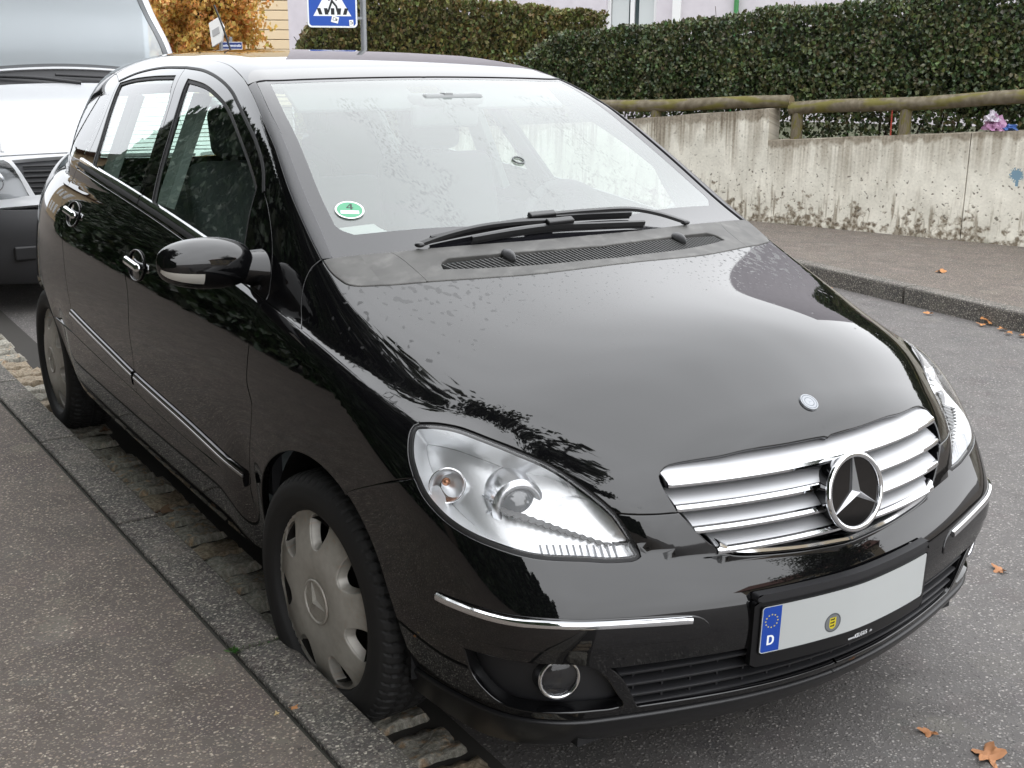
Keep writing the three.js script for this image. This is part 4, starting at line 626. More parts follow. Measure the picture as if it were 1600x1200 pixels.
// wheels
{
  const R = .316, tyreW = .102, prof = [[.222, .078], [.230, .094], [.242, .1005], [.262, .1025], [.285, .099], [.300, .091], [.309, .080], [.3142, .064], [.316, .03], [.316, 0]];
  const full = [...prof.map(([r, x]) => [r, -x]), ...prof.slice(0, -1).reverse()];
  const dense = []; for (let i = 0; i < full.length - 1; i++) { const k = full[i][0] > .29 && full[i + 1][0] > .29 ? 6 : 3; for (let t = 0; t < k; t++) dense.push([mix(full[i][0], full[i + 1][0], t / k), mix(full[i][1], full[i + 1][1], t / k)]); } dense.push(full.at(-1));
  const N = 560, pos = [], idx = [];
  for (let i = 0; i <= N; i++) for (const [r0, x] of dense) {
    const a = i / N * Math.PI * 2; let r = r0; const ax = Math.abs(x);
    if (r0 > .298) { const skew = x * 9 + (ax > .055 ? 0 : 1.2 * Math.sin(x * 60)); const ph = ((a / (Math.PI * 2) * 70 + skew * .55) % 1 + 1) % 1; if (ph < .20 && ax > .012) r -= .0075 * (ax > .08 ? .6 : 1); if (Math.abs(ax - .042) < .0045 || ax < .004) r -= .007; }
    pos.push(x, r * Math.sin(a), r * Math.cos(a));
  }
  const n = dense.length; for (let i = 0; i < N; i++) for (let j = 0; j < n - 1; j++) { const a = i * n + j; idx.push(a, a + n, a + 1, a + 1, a + n, a + n + 1); }
  const tyre = new THREE.BufferGeometry(); tyre.setAttribute('position', new THREE.Float32BufferAttribute(pos, 3)); tyre.setIndex(idx); tyre.computeVertexNormals();
  // wheel cover facing -x: seven cut-outs at the rim between broad spokes
  const ringPts = (r, n) => { const o = []; for (let i = 0; i < n; i++) { const a = i / n * Math.PI * 2; o.push([r * Math.cos(a), r * Math.sin(a), 0]); } return o; }, cuts = [];
  for (let k = 0; k < 7; k++) {
    const a = k * Math.PI * 2 / 7 + .32, P = (r, d) => [r * Math.cos(a + d), r * Math.sin(a + d), 0];
    cuts.push(new THREE.CatmullRomCurve3([P(.136, -.10), P(.132, 0), P(.136, .10), P(.158, .19), P(.194, .235), P(.2125, .215), P(.2185, .10), P(.2195, 0), P(.2185, -.10), P(.2125, -.215), P(.194, -.235), P(.158, -.19)].map((p) => V(...p)), true, 'centripetal').getSpacedPoints(60).slice(0, -1).map((p) => [p.x, p.y, 0]));
  }
  const capZ = (x, y) => { const r = Math.hypot(x, y); return .014 * Math.exp(-(((r - .095) / .075) ** 2)) - .012 * clamp((r - .14) / .08, 0, 1) ** 2 - (r < .06 ? .003 * clamp((.06 - r) / .004, 0, 1) : 0) + .004 * clamp((r - .219) / .006, 0, 1) - .006 * clamp((r - .227) / .007, 0, 1); };
  const capUv = (q) => [q[0] / .47 + .5, q[1] / .47 + .5], capF = (x, y, z) => z - capZ(x, y);
  let cg = mergeGeometries([sheet([ringPts(.2345, 160), ...cuts], [0, 0, 1], { f: capF, h: .009, gap: 0, depth: .006, bevel: .0035, uv: capUv })]);
  const walls = []; for (const c of cuts) { const pos = []; c.forEach((q, i) => { const e = c[(i + 1) % c.length], zA = capZ(q[0], q[1]) - .003, zB = capZ(e[0], e[1]) - .003, k = (v, s) => { const r = Math.hypot(v[0], v[1]); return [v[0] * (1 - .0) + (0), v[1], s]; }; void k; const cx = c.reduce((s, v) => s + v[0], 0) / c.length, cy = c.reduce((s, v) => s + v[1], 0) / c.length, in_ = (v, z) => [mix(v[0], cx, .20), mix(v[1], cy, .20), z]; pos.push(q[0], q[1], zA, e[0], e[1], zB, ...in_(q, zA - .024), e[0], e[1], zB, ...in_(e, zB - .024), ...in_(q, zA - .024)); }); const g = new THREE.BufferGeometry(); g.setAttribute('position', new THREE.Float32BufferAttribute(pos, 3)); walls.push(bare(smooth(g, 60))); }
  cg = mergeGeometries([bare(cg), ...walls.map((g) => { const q = g.attributes.position, u = g.attributes.uv; for (let i = 0; i < q.count; i++) u.setXY(i, q.getX(i) / .47 + .5, q.getY(i) / .47 + .5); return g; })]);
  cg.rotateY(-Math.PI / 2);
  const ct = dataTex(512, 512, (u, v) => { const x = u - .5, y = v - .5, r = Math.hypot(x, y) * .47, g = fbm(u * 14, v * 14, 4), d = clamp((fbm(u * 5 + 3, v * 5) + (r - .13) * 6) * .9, 0, 1), rust = clamp((n2(u * 30, v * 30) - .35) * 2, 0, 1) * d; const c = 186 + 9 * g - 24 * d; return [c + 8 * rust, c - 4 - 14 * rust, c - 12 - 26 * rust]; });
  const coverMat = std(0xffffff, .38, .2, { map: ct });
  const disc = new THREE.LatheGeometry([[.0, .0], [.09, .0], [.13, .02], [.165, .035], [.195, .02], [.214, -.02], [.222, -.02]].map((p) => new THREE.Vector2(...p)), 64).rotateZ(Math.PI / 2).translate(.02, 0, 0);
  const drum = new THREE.CylinderGeometry(.205, .205, .16, 48, 1, true).rotateZ(Math.PI / 2).translate(.10, 0, 0);
  const hub = (g) => bare(g).rotateY(-Math.PI / 2);
  for (const [z, s, turn] of [[0, 0, -.35], [-2.778, 0, .5], [0, 1, .3], [-2.778, 1, .9]]) {
    const w = new THREE.Group(); w.name = 'wheel'; car.add(w); w.position.set(s ? .758 : -.758, .308, z); w.rotation.set(turn, (s ? Math.PI : 0) + (z === 0 ? .085 : 0), 0, 'YXZ');
    obj('tyre', tyre, M.tyre ??= std(lin(.0135, .013, .013), .72), w);
    obj('wheel_disc', mergeGeometries([bare(disc).translate(.045, 0, 0), bare(drum).translate(-.10, 0, 0)]), M.wheelDark ??= std(lin(.012, .010, .009), .7), w);
    obj('hub_cap', cg.clone().translate(-.088, 0, 0), coverMat, w);
    obj('hub_star', [hub(new THREE.CylinderGeometry(.052, .056, .008, 56).rotateX(Math.PI / 2)).translate(-.096, 0, 0), hub(new THREE.TorusGeometry(.0535, .0038, 10, 56)).translate(-.100, 0, 0), hub(star(.051, .009, .15)).translate(-.1005, 0, 0)], coverMat, w);
  }
  for (const [z, s] of [[0, -1], [0, 1], [-2.778, -1], [-2.778, 1]]) { // half-round liner, closed on its inner side
    const pos = [], n = 36, P = (i, x) => { const a = mix(-.12, Math.PI + .12, i / n); return [s * x, .305 + .385 * Math.sin(a), z + .385 * Math.cos(a)]; };
    for (let i = 0; i < n; i++) { const a = P(i, .46), b = P(i + 1, .46), c = P(i, .80), d = P(i + 1, .80); pos.push(...a, ...b, ...c, ...b, ...d, ...c, ...a, ...b, s * .46, .28, z); }
    const g = new THREE.BufferGeometry(); g.setAttribute('position', new THREE.Float32BufferAttribute(pos, 3)); g.computeVertexNormals(); obj('wheel_arch_liner', g, M.dark, car);
  }
  // axle beams, engine tray and floor under the body
  obj('underbody', [box(1.30, .05, 3.1, 0, .245, -1.42), box(1.2, .05, .62, 0, .235, .42), box(1.5, .03, 1.9, 0, .25, -1.40)], M.dark, car);
}
{ // cabin
  obj('cabin_floor', [box(1.5, .05, 3.0, 0, .34, -1.6), box(1.2, .55, .05, 0, .62, -.10), box(1.3, .5, .05, 0, .62, -2.95)], M.seat, car);
  const dashPts = []; for (let i = -20; i <= 20; i++) { const x = .62 * i / 20; dashPts.push(V(x, 1.02 + .03 * Math.cos(i / 20 * 1.5), -.42 + .03 * Math.cos(i / 9))); }
  obj('dashboard', sweep(dashPts, dashPts.map(() => [V(0, 0, 1), V(0, 1, 0)]), [[.19, .0], [.08, .022], [-.06, .03], [-.17, .02], [-.26, -.03], [-.30, -.12], [-.26, -.30], [.12, -.30]]), M.dash, car);
  const rim = new THREE.TorusGeometry(.185, .016, 14, 48).rotateX(-.45).translate(.36, 1.02, -.62), boss = box(.14, .10, .05, 0, 0, 0, .02).rotateX(-.45).translate(.36, 1.02, -.63), spoke = box(.34, .03, .02, 0, 0, 0, .008).rotateX(-.45).translate(.36, 1.02, -.625); obj('steering_wheel', [rim, boss, spoke], M.dash, car);
  const seat = (x, z, w, k) => { const g = [box(w, .16, .50, x, .60, z, .06), box(w * .96, .62, .14, 0, 0, 0, .06).rotateX(-.24).translate(x, .93, z - .30)]; for (const hx of k) g.push(box(.25, .18, .09, 0, 0, 0, .04).rotateX(-.2).translate(x + hx, 1.33, z - .42), box(.02, .12, .02, x + hx - .05, 1.24, z - .40), box(.02, .12, .02, x + hx + .05, 1.24, z - .40)); return g; };
  obj('seat', seat(-.37, -1.18, .50, [0]), M.seat, car); obj('seat', seat(.37, -1.18, .50, [0]), M.seat, car); obj('rear_bench', [box(1.22, .16, .50, 0, .60, -2.12, .06), box(1.18, .46, .14, 0, 0, 0, .06).rotateX(-.24).translate(0, .84, -2.42)], M.seat, car);
  const mirr = box(.24, .07, .03, 0, 0, 0, .015).translate(0, 1.405, -.83); obj('interior_mirror', [mirr, box(.03, .06, .03, 0, 1.445, -.82), box(.22, .035, .12, .02, 1.455, -.86, .015)], M.liner, car);
  const hl = outline(curve([[0, 1.505, -1.0], [-.53, 1.49, -1.02]]), L_.ditch.filter((p) => p[2] < -1.02 && p[2] > -2.82), curve([[-.5, 1.45, -2.84], [0, 1.46, -2.90]]));
  for (const s of [-1, 1]) obj('sun_visor', box(.42, .012, .15, 0, 0, 0, .005).rotateX(.52).translate(s * .27, 1.462, -.93), M.liner, car);
  obj('headliner', both(sheet([hl], [0, 1, 0], { join: true, h: .05, off: -.045, depth: 0 })), M.liner, car);
  for (const s of [-1, 1]) { obj('door_card', [box(.03, .55, 1.05, s * .79, .72, -.90), box(.03, .55, .85, s * .79, .74, -1.90)], M.seat, car); for (const [w, x, y, z] of [[.11, .60, 1.27, -1.57], [.12, .585, 1.25, -2.40]]) obj('pillar_lining', box(.03, .40, w).rotateZ(s * .40).translate(s * x, y, z), M.liner, car); }
}
// aerial on the roof
{ const p = onSkin([-.02, 1.6, -2.62], [0, 1, 0]).p; obj('roof_aerial', [tube([[p[0], p[1] - .005, p[2]], [p[0], p[1] + .12, p[2] - .10], [p[0], p[1] + .22, p[2] - .20]], .0045, 16, 8), new THREE.CylinderGeometry(.012, .02, .03, 20).translate(p[0], p[1] + .01, p[2])], M.rubber, car); }
// ---------------------------------------------------------------- ground textures: broken stone in dark binder
function aggregate(size, metres, n, base, stones, rMin, rMax, seed) {
  seedState = seed; const S = size / metres, mk = () => { const c = document.createElement('canvas'); c.width = c.height = size; return c; }, A = mk(), B = mk(), a = A.getContext('2d'), b = B.getContext('2d');
  a.fillStyle = `rgb(${base})`; a.fillRect(0, 0, size, size); b.fillStyle = '#303030'; b.fillRect(0, 0, size, size);
  for (let i = 0; i < 900; i++) { const x = rr(0, size), y = rr(0, size), r = rr(.02, .09) * S, d = rr(-9, 9); a.fillStyle = d > 0 ? `rgba(150,142,134,${d / 150})` : `rgba(20,18,16,${-d / 110})`; for (const ox of [-size, 0, size]) for (const oy of [-size, 0, size]) { a.beginPath(); a.ellipse(x + ox, y + oy, r, r * rr(.5, 1), rr(0, 3), 0, 7); a.fill(); } }
  for (let i = 0; i < n; i++) {
    const x = rr(0, size), y = rr(0, size), r = Math.max(.8, mix(rMin, rMax, rnd() ** 2.2) * S), c = stones[Math.floor(rnd() * stones.length)], k = rr(.72, 1.22), rot = rr(0, 6.3), m = 4 + Math.floor(rnd() * 3), pts = [];
    for (let j = 0; j < m; j++) { const t = rot + j / m * 6.283 + rr(-.25, .25), q = r * rr(.7, 1.15); pts.push([q * Math.cos(t), q * Math.sin(t) * .8]); }
    a.fillStyle = `rgb(${c.map((v) => Math.min(255, v * k) | 0)})`; const h = 90 + rnd() * 150 | 0; b.fillStyle = `rgb(${h},${h},${h})`;
    const e = r * 1.3; for (const ox of x < e ? [0, size] : x > size - e ? [0, -size] : [0]) for (const oy of y < e ? [0, size] : y > size - e ? [0, -size] : [0]) for (const g of [a, b]) { g.beginPath(); pts.forEach((p, j) => (j ? g.lineTo(x + ox + p[0], y + oy + p[1]) : g.moveTo(x + ox + p[0], y + oy + p[1]))); g.fill(); }
  }
  const ta = new THREE.CanvasTexture(A), tb = new THREE.CanvasTexture(B); ta.colorSpace = THREE.SRGBColorSpace;
  for (const t of [ta, tb]) { t.wrapS = t.wrapT = THREE.RepeatWrapping; t.anisotropy = 8; }
  return { map: ta, bump: tb };
}
// uv in metres, laid on each face along the axis that it looks to
const metreUv = (g, s) => { const p = g.attributes.position, n = g.attributes.normal, u = new Float32Array(p.count * 2); for (let i = 0; i < p.count; i++) { const a = Math.abs(n.getX(i)), b = Math.abs(n.getY(i)), c = Math.abs(n.getZ(i)), x = p.getX(i), y = p.getY(i), z = p.getZ(i); const [h, v] = b >= a && b >= c ? [x, z] : a >= c ? [z, y] : [x, y]; u[i * 2] = h / s; u[i * 2 + 1] = v / s; } g.setAttribute('uv', new THREE.BufferAttribute(u, 2)); return g; };
const roadT = aggregate(2048, 2.2, 105000, '70,68,67', [[92, 90, 89], [82, 80, 79], [100, 98, 96], [66, 64, 63], [112, 109, 106], [86, 83, 80]], .0014, .0052, 11);
const walkT = aggregate(2048, 2.0, 110000, '62,57,53', [[92, 85, 78], [80, 74, 69], [102, 93, 84], [60, 56, 52], [116, 109, 100], [86, 77, 69]], .0013, .0048, 23);
const kerbT = aggregate(1024, .8, 26000, '62,60,57', [[94, 91, 86], [80, 77, 74], [108, 105, 99], [62, 60, 58], [128, 124, 116]], .0016, .006, 37);
const roadMat = std(lin(1.6, 1.58, 1.56), .82, 0, { map: roadT.map, bumpMap: roadT.bump, bumpScale: .0022 });
const walkMat = std(lin(2.0, 1.98, 1.94), .86, 0, { map: walkT.map, bumpMap: walkT.bump, bumpScale: .0024 });
const kerbMat = std(lin(1.5, 1.48, 1.44), .85, 0, { map: kerbT.map, bumpMap: kerbT.bump, bumpScale: .0026 });
const flat = (pts, y) => { const s = new THREE.Shape(pts.map(([x, z]) => new THREE.Vector2(x, -z))); const g = new THREE.ShapeGeometry(s); g.rotateX(-Math.PI / 2).translate(0, y, 0); return g; };
// ---------------------------------------------------------------- street
const kx = (z) => -.852 + .022 * z, fx = (z) => (z > -3.6 ? 4.66 - .10 * (z + 3.5) : 4.67);      // near kerb's and far kerb's road edge
struct('ground', metreUv(new THREE.PlaneGeometry(300, 300).rotateX(-Math.PI / 2).translate(0, -.02, 0), 2.2), roadMat);
struct('road', metreUv(flat([[kx(12) + .2, 12], [fx(12), 12], [fx(-3.6), -3.6], [4.67, -60], [kx(-60) + .2, -60]], 0), 2.2), roadMat);
struct('pavement', metreUv(flat([[kx(12) - .152, 12], [kx(-60) - .152, -60], [-9, -60], [-9, 12]], .118), 2.0), walkMat);
{ // near kerb: one stone per metre
  const kerb = struct('kerb', box(.12, .05, 72, kx(-24) - .07, -.03, -24), kerbMat); kerb.geometry.rotateY(0);
  for (let i = -34; i < 12; i++) { const z0 = -.208 + i * 1.012 + .004, z1 = z0 + 1.004, zm = (z0 + z1) / 2; const g = metreUv(new RoundedBoxGeometry(.136, .2, z1 - z0, 3, .010), .8); g.rotateY(Math.atan(.022)).translate(kx(zm) - .068, .02 + rr(-.0015, .0015), zm); if (i > -14) obj('kerb_stone', g, kerbMat, kerb); else kerb.userData.far = (kerb.userData.far ?? []).concat(g); }
  const far = kerb.userData.far; delete kerb.userData.far; obj('kerb_stone', far, kerbMat, kerb);
  struct('pavement_joint', flat([[kx(12) - .12, 12], [kx(-60) - .12, -60], [kx(-60) - .17, -60], [kx(12) - .17, 12]], .104), std(lin(.022, .022, .016), .95));
  // gutter: a single row of rough granite setts
  const gutter = struct('gutter', flat([[kx(12), 12], [-.60, 12], [-.62, -40], [kx(-40), -40]], .004), std(lin(.035, .032, .028), .95));
  seedState = 77; const tones = [0, 1, 2, 3].map((k) => { const t = dataTex(256, 256, (u, v) => { const g = fbm(u * 9 + k * 5, v * 9, 5), w = n2(u * 50 + k, v * 50), r = clamp((fbm(u * 4 + k * 3, v * 4, 3) - .1) * 2, 0, 1), c = 124 + 40 * g + 14 * w - k * 7; return [c + (k === 1 ? 22 : 5) * r + (k === 2 ? 8 : 0), c - 2, c - 9 - (k === 1 ? 18 : 3) * r - (k === 2 ? 8 : 0)]; }); return std(lin(1.35, 1.33, 1.28), .85, 0, { map: t, bumpMap: t, bumpScale: .009 }); });
  const variants = [0, 1, 2, 3, 4, 5, 6, 7].map((k) => { // a rough split block, one metre by one metre, scaled for each stone
    const n = 9, pos = [], idx = [], H = (u, v) => .05 + .010 * n2(u * 1.6 + k * 9, v * 1.6) + .006 * n2(u * 4 + k * 3, v * 4), edge = (u, v) => { const a = Math.atan2(v, u), q = 1 + .05 * n2(Math.cos(a) * 1.5 + k * 4, Math.sin(a) * 1.5) + .025 * n2(Math.cos(a) * 5 + k, Math.sin(a) * 5); return q; };
    for (let j = 0; j <= n; j++) for (let i = 0; i <= n; i++) { const u = i / n * 2 - 1, v = j / n * 2 - 1, e = Math.max(Math.abs(u), Math.abs(v)), rim = e > .99, q = edge(u, v); const r = Math.hypot(u, v), cr = e > .75 ? 1 - .06 * (r - 1) * (Math.abs(u) > .75 && Math.abs(v) > .75 ? 1 : 0) : 1; pos.push(u * .5 * q * cr, rim ? H(u, v) - .035 : H(u, v) - .010 * clamp((e - .7) * 3.3, 0, 1) ** 2, v * .5 * q * cr); }
    for (let j = 0; j < n; j++) for (let i = 0; i < n; i++) { const a = j * (n + 1) + i, b = a + n + 1; idx.push(a, b, a + 1, a + 1, b, b + 1); }
    const g = new THREE.BufferGeometry(); g.setAttribute('position', new THREE.Float32BufferAttribute(pos, 3)); g.setIndex(idx); return metreUv(smooth(g, 65), 1); });
  for (let z = 1.75, i = 0; z > -13; i++) { const L = rr(.135, .19), zm = z - L / 2, xa = kx(zm) + .008, w = rr(.20, .235); const m = obj('sett', variants[Math.floor(rnd() * 8)], tones[Math.floor(rnd() * 4)], gutter); m.scale.set(w * .98, rr(.9, 1.1), L - .018); m.position.set(xa + w / 2, -.028 + rr(-.004, .005), zm); m.rotation.y = rr(-.04, .04) + (rnd() < .5 ? Math.PI : 0); z -= L; }
}
{ // far kerb and the pavement before the wall
  const k = struct('far_kerb', box(.1, .05, .1, 4.8, -.04, -3), kerbMat);
  for (let i = -14; i < 12; i++) { const z0 = -3.6 + i * 1.01, zm = z0 + .5, a = zm > -3.6 ? Math.atan(-.10) : 0, g = metreUv(new RoundedBoxGeometry(.14, .22, 1.003, 2, .015), .8); g.rotateY(a).translate(fx(zm) + .07, .01, zm); obj('kerb_stone', g, kerbMat, k); }
  struct('far_pavement', metreUv(flat([[fx(11) + .13, 11], [13, 11], [6.86 + .3, -2.5], [5.0, -9], [4.8, -18], [4.8, -3.6]], .116), 2.0), walkMat);
}
// wall frame: s along it, n into the garden, from its foot at the step
const WD = [.3212, .9470], WN = [.9470, -.3212], wp = (s, n, y) => [6.08 + WD[0] * s + WN[0] * n, y, -5.54 + WD[1] * s + WN[1] * n];
{ // stained concrete garden wall with a step
  const tex = dataTex(2048, 512, (u, v) => {
    const s = u * 8, y = v * 1.25; const g = fbm(s * 2.2, y * 2.2, 5), streak = fbm(s * 9, y * .9 + 4, 4), fine = fbm(s * 26, y * 26, 3); void streak;
    const s0 = s - 4.2; const top = s0 < .085 ? 1.0 + .1 * clamp((s0 + 1.5) / 1.5, -1.5, 1.2) : .865 + .078 * s0; // height of the coping there
    const side = s0 < -.25 ? 1 : .55 + .25 * n2(s0 * 1.1, 5), d = top - y;
    const col = clamp(.5 + .9 * fbm(s * 5.5 + 3, d * .45, 4) + .35 * n2(s * 31, d * .8), 0, 1), reach = .12 + .55 * clamp(.5 + fbm(s * 3.1 + 11, 4, 3), 0, 1);
    const run = side * clamp(1.25 * col * clamp(1 - d / reach, 0, 1) ** .8, 0, 1), cap = clamp((.085 + .06 * fbm(s * 6, 2, 4) - d) * 22, 0, 1) * (.55 + .35 * col);
    const hgt = .22 + .22 * fbm(s * 1.4 + 7, 2, 5) + (s0 < 1 ? .10 : 0) * (s0 > -.3 ? 1 : .4), sp = fbm(s * 8, y * 8, 5), damp = clamp((hgt + .30 * sp - y) * 9, 0, 1) * clamp(.70 + 1.1 * fbm(s * 17, y * 15, 4), .12, 1);
    const drip = clamp((fbm(s * 13 + 5, y * 1.3, 4) - .16) * 3.2, 0, 1) * clamp((.62 + .2 * fbm(s * 2, 9) - y) * 3, 0, 1) * .55;
    let c = 208 + 20 * g + 10 * fine; let r = c, gg = c - 3, b = c - 13; const m = clamp(Math.max(.86 * damp, .80 * run, .85 * cap, drip), 0, .92);
    r = mix(r, 96 + 26 * fine, m); gg = mix(gg, 85 + 26 * fine, m); b = mix(b, 70 + 24 * fine, m);
    const spot = clamp((n2(s * 21, y * 21) + .5 * sp - .72) * 5, 0, 1) * (y < .6 ? .6 : .25); r = mix(r, 60, spot); gg = mix(gg, 54, spot); b = mix(b, 46, spot);
    const moss = clamp((.12 + .1 * fbm(s * 3, 9, 3) - y) * 9, 0, 1); r = mix(r, 60, moss * .7); gg = mix(gg, 62, moss * .7); b = mix(b, 42, moss * .7);
    const pits = n2(s * 40, y * 40) > .86 ? 26 : 0; r -= pits; gg -= pits; b -= pits;
    const bl = Math.hypot((s0 - 2.30) / .05, (y - .69) / .05); if (bl < 1 + .4 * n2(s * 60, y * 60) || (Math.abs(s0 - 2.31) < .012 && y < .69 && y > .60)) { r = 110; gg = 138; b = 156; }
    return [r, gg, b];
  });
  const mat = std(lin(1.12, 1.11, 1.08), .9, 0, { map: tex, bumpMap: tex, bumpScale: .004 });
  const wall = thing('garden_wall', 'low weather-stained concrete wall with a step, along the far pavement', 'wall');
  const slab = (s0, s1, h0, h1, n0, n1) => { const g = new THREE.BoxGeometry(1, 1, 1, 12, 4, 2), p = g.attributes.position, uv = g.attributes.uv; for (let i = 0; i < p.count; i++) { const s = mix(s0, s1, p.getX(i) + .5), n = mix(n0, n1, .5 - p.getZ(i)), y = mix(.02, mix(h0, h1, p.getX(i) + .5), p.getY(i) + .5) + (p.getY(i) > .49 ? .006 * n2(s * 7, n * 7) : 0); const [X, Y, Z] = wp(s, n, y); p.setXYZ(i, X, Y, Z); uv.setXY(i, (s + 4.2) / 8, y / 1.25 + n * .2); } return smooth(g, 40); };
  let s = -4.2; for (const [a, b, h0, h1] of [[-4.2, -1.99, .80, .955], [-1.98, .085, .957, 1.155]]) obj('wall_panel', slab(a, b, h0, h1, 0, .22), mat, wall);
  for (const [a, b, h0, h1] of [[.085, 1.905, .87, 1.012], [1.913, 4.1, 1.013, 1.20], [4.11, 7.5, 1.20, 1.45]]) obj('wall_panel', slab(a, b, h0, h1, .0, .24), mat, wall);
  void s; struct('garden_ground', flat([wp(-4.6, .2, 0), wp(7.5, .2, 0), wp(7.5, 12, 0), wp(-4.6, 12, 0)].map((p) => [p[0], p[2]]), .62), std(lin(.05, .055, .025), .95));
}
{ // round timber rails
  const bark = dataTex(1024, 128, (u, v) => { const g = fbm(u * 40, v * 3, 4), m = clamp((fbm(u * 7, v * 3 + 3, 4) + .02) * 2.6, 0, 1), c = 122 + 30 * g; return [mix(c, 118, m * .8), mix(c - 10, 112, m * .8), mix(c - 30, 42, m * .8)]; });
  const wood = std(lin(.72, .72, .72), .85, 0, { map: bark, bumpMap: bark, bumpScale: .006 }), cut = std(lin(.22, .17, .10), .8);
  const fence = thing('timber_rail_fence', 'mossy round timber rails on stub posts above the concrete wall', 'fence');
  const log = (s0, s1, y0, y1, r) => { const a = wp(s0, .12, y0), b = wp(s1, .12, y1), pts = []; for (let i = 0; i <= 10; i++) pts.push(a.map((v, k) => mix(v, b[k], i / 10) + (k === 1 ? .008 * Math.sin(i * 1.3 + s0) : 0))); const g = tube(pts, r, 40, 18), p = g.attributes.position; const rail = obj('rail', g, wood, fence); for (const [e, o] of [[a, b], [b, a]]) { const c = new THREE.CircleGeometry(r * .99, 18); c.applyMatrix4(facing([e[0] - o[0], e[1] - o[1], e[2] - o[2]])).translate(...e); obj('rail_end', c, cut, rail); } void p; };
  log(-4.2, .24, 1.02, 1.215, .058); log(.23, 3.6, 1.155, 1.40, .058); log(3.62, 7.2, 1.40, 1.68, .058);
  for (const [s, h, b] of [[.30, 1.12, .85], [1.30, 1.22, .9], [2.9, 1.36, .95], [-1.2, 1.1, .9], [5.2, 1.5, 1.1]]) { const p = wp(s, .13, 0); obj('post', new THREE.CylinderGeometry(.05, .055, h - b + .1, 16).translate(p[0], (h + b) / 2, p[2]), wood, fence); }
  const stakeM = std(lin(.35, .05, .03), .6);
  for (const [k, s] of [[0, 1.19], [1, 1.31]]) { const p = wp(s, .10, 0), t = thing('red_stake', k ? 'right of two thin red stakes under the timber rail' : 'left of two thin red stakes under the timber rail', 'stake', [p[0], .95, p[2]]); obj('stake', new THREE.CylinderGeometry(.007, .007, .32, 8).rotateZ(.03 - .05 * k).translate(0, .12, 0), stakeM, t); }
  const bagP = wp(2.05, .12, 1.035), bag = thing('crumpled_bag', 'small crumpled pink and blue plastic bag lying on the garden wall', 'bag', bagP);
  for (const [dx, sx, sy, col, k] of [[0, .10, .10, lin(.42, .22, .36), 1], [.11, .085, .04, lin(.06, .13, .36), 2], [-.01, .05, .07, lin(.55, .50, .56), 3]]) { const g = new THREE.IcosahedronGeometry(1, 4), p = g.attributes.position; for (let i = 0; i < p.count; i++) { const x = p.getX(i), y = p.getY(i), z = p.getZ(i), w = .85 + .45 * n3(x * 1.7 + k * 7, y * 1.7, z * 1.7) + .30 * Math.abs(n3(x * 4, y * 4 + k, z * 4)); p.setXYZ(i, x * sx * w * (1.2 - .5 * Math.max(0, y)), Math.max(-.1, y) * sy * w, z * .06 * w); } g.rotateY(1.25).translate(dx * WD[0] + (k === 3 ? -.02 : 0), 0.01 + (k === 3 ? .07 : 0), dx * WD[1]); obj('bag_fold', smooth(g, 25), std(col, .35), bag); }
}
// ---------------------------------------------------------------- foliage
const leafGeo = (w, l, fold = .25) => { const g = new THREE.BufferGeometry(), y = l; g.setAttribute('position', new THREE.Float32BufferAttribute([0, 0, 0, -w, y * .5, w * fold, 0, y, 0, 0, 0, 0, 0, y, 0, w, y * .5, w * fold], 3)); g.computeVertexNormals(); g.setAttribute('uv', new THREE.Float32BufferAttribute(new Float32Array(12), 2)); return g; };
function leaves(name, parent, n, geo, mat, place, tint) {
  const m = new THREE.InstancedMesh(geo, mat, n), q = new THREE.Quaternion(), e = new THREE.Euler(), s = V(), M4 = new THREE.Matrix4(), c = new THREE.Color();
  for (let i = 0; i < n; i++) { const r = place(i); e.set(r.rx ?? rr(-1.5, 1.5), r.ry ?? rr(0, 6.3), r.rz ?? rr(-1.2, 1.2)); q.setFromEuler(e); const k = r.s ?? rr(.7, 1.3); s.set(k, k, k); m.setMatrixAt(i, M4.compose(V(...r.p), q, s)); m.setColorAt(i, c.setRGB(...tint(r))); }
  m.name = name; m.castShadow = m.receiveShadow = true; m.userData.kind = 'stuff'; parent.add(m); return m;
}
const leafMat = (rough = .42, tr = .25) => phys({ color: lin(1, 1, 1), roughness: rough, transmission: tr, thickness: 0, specularIntensity: .8 });
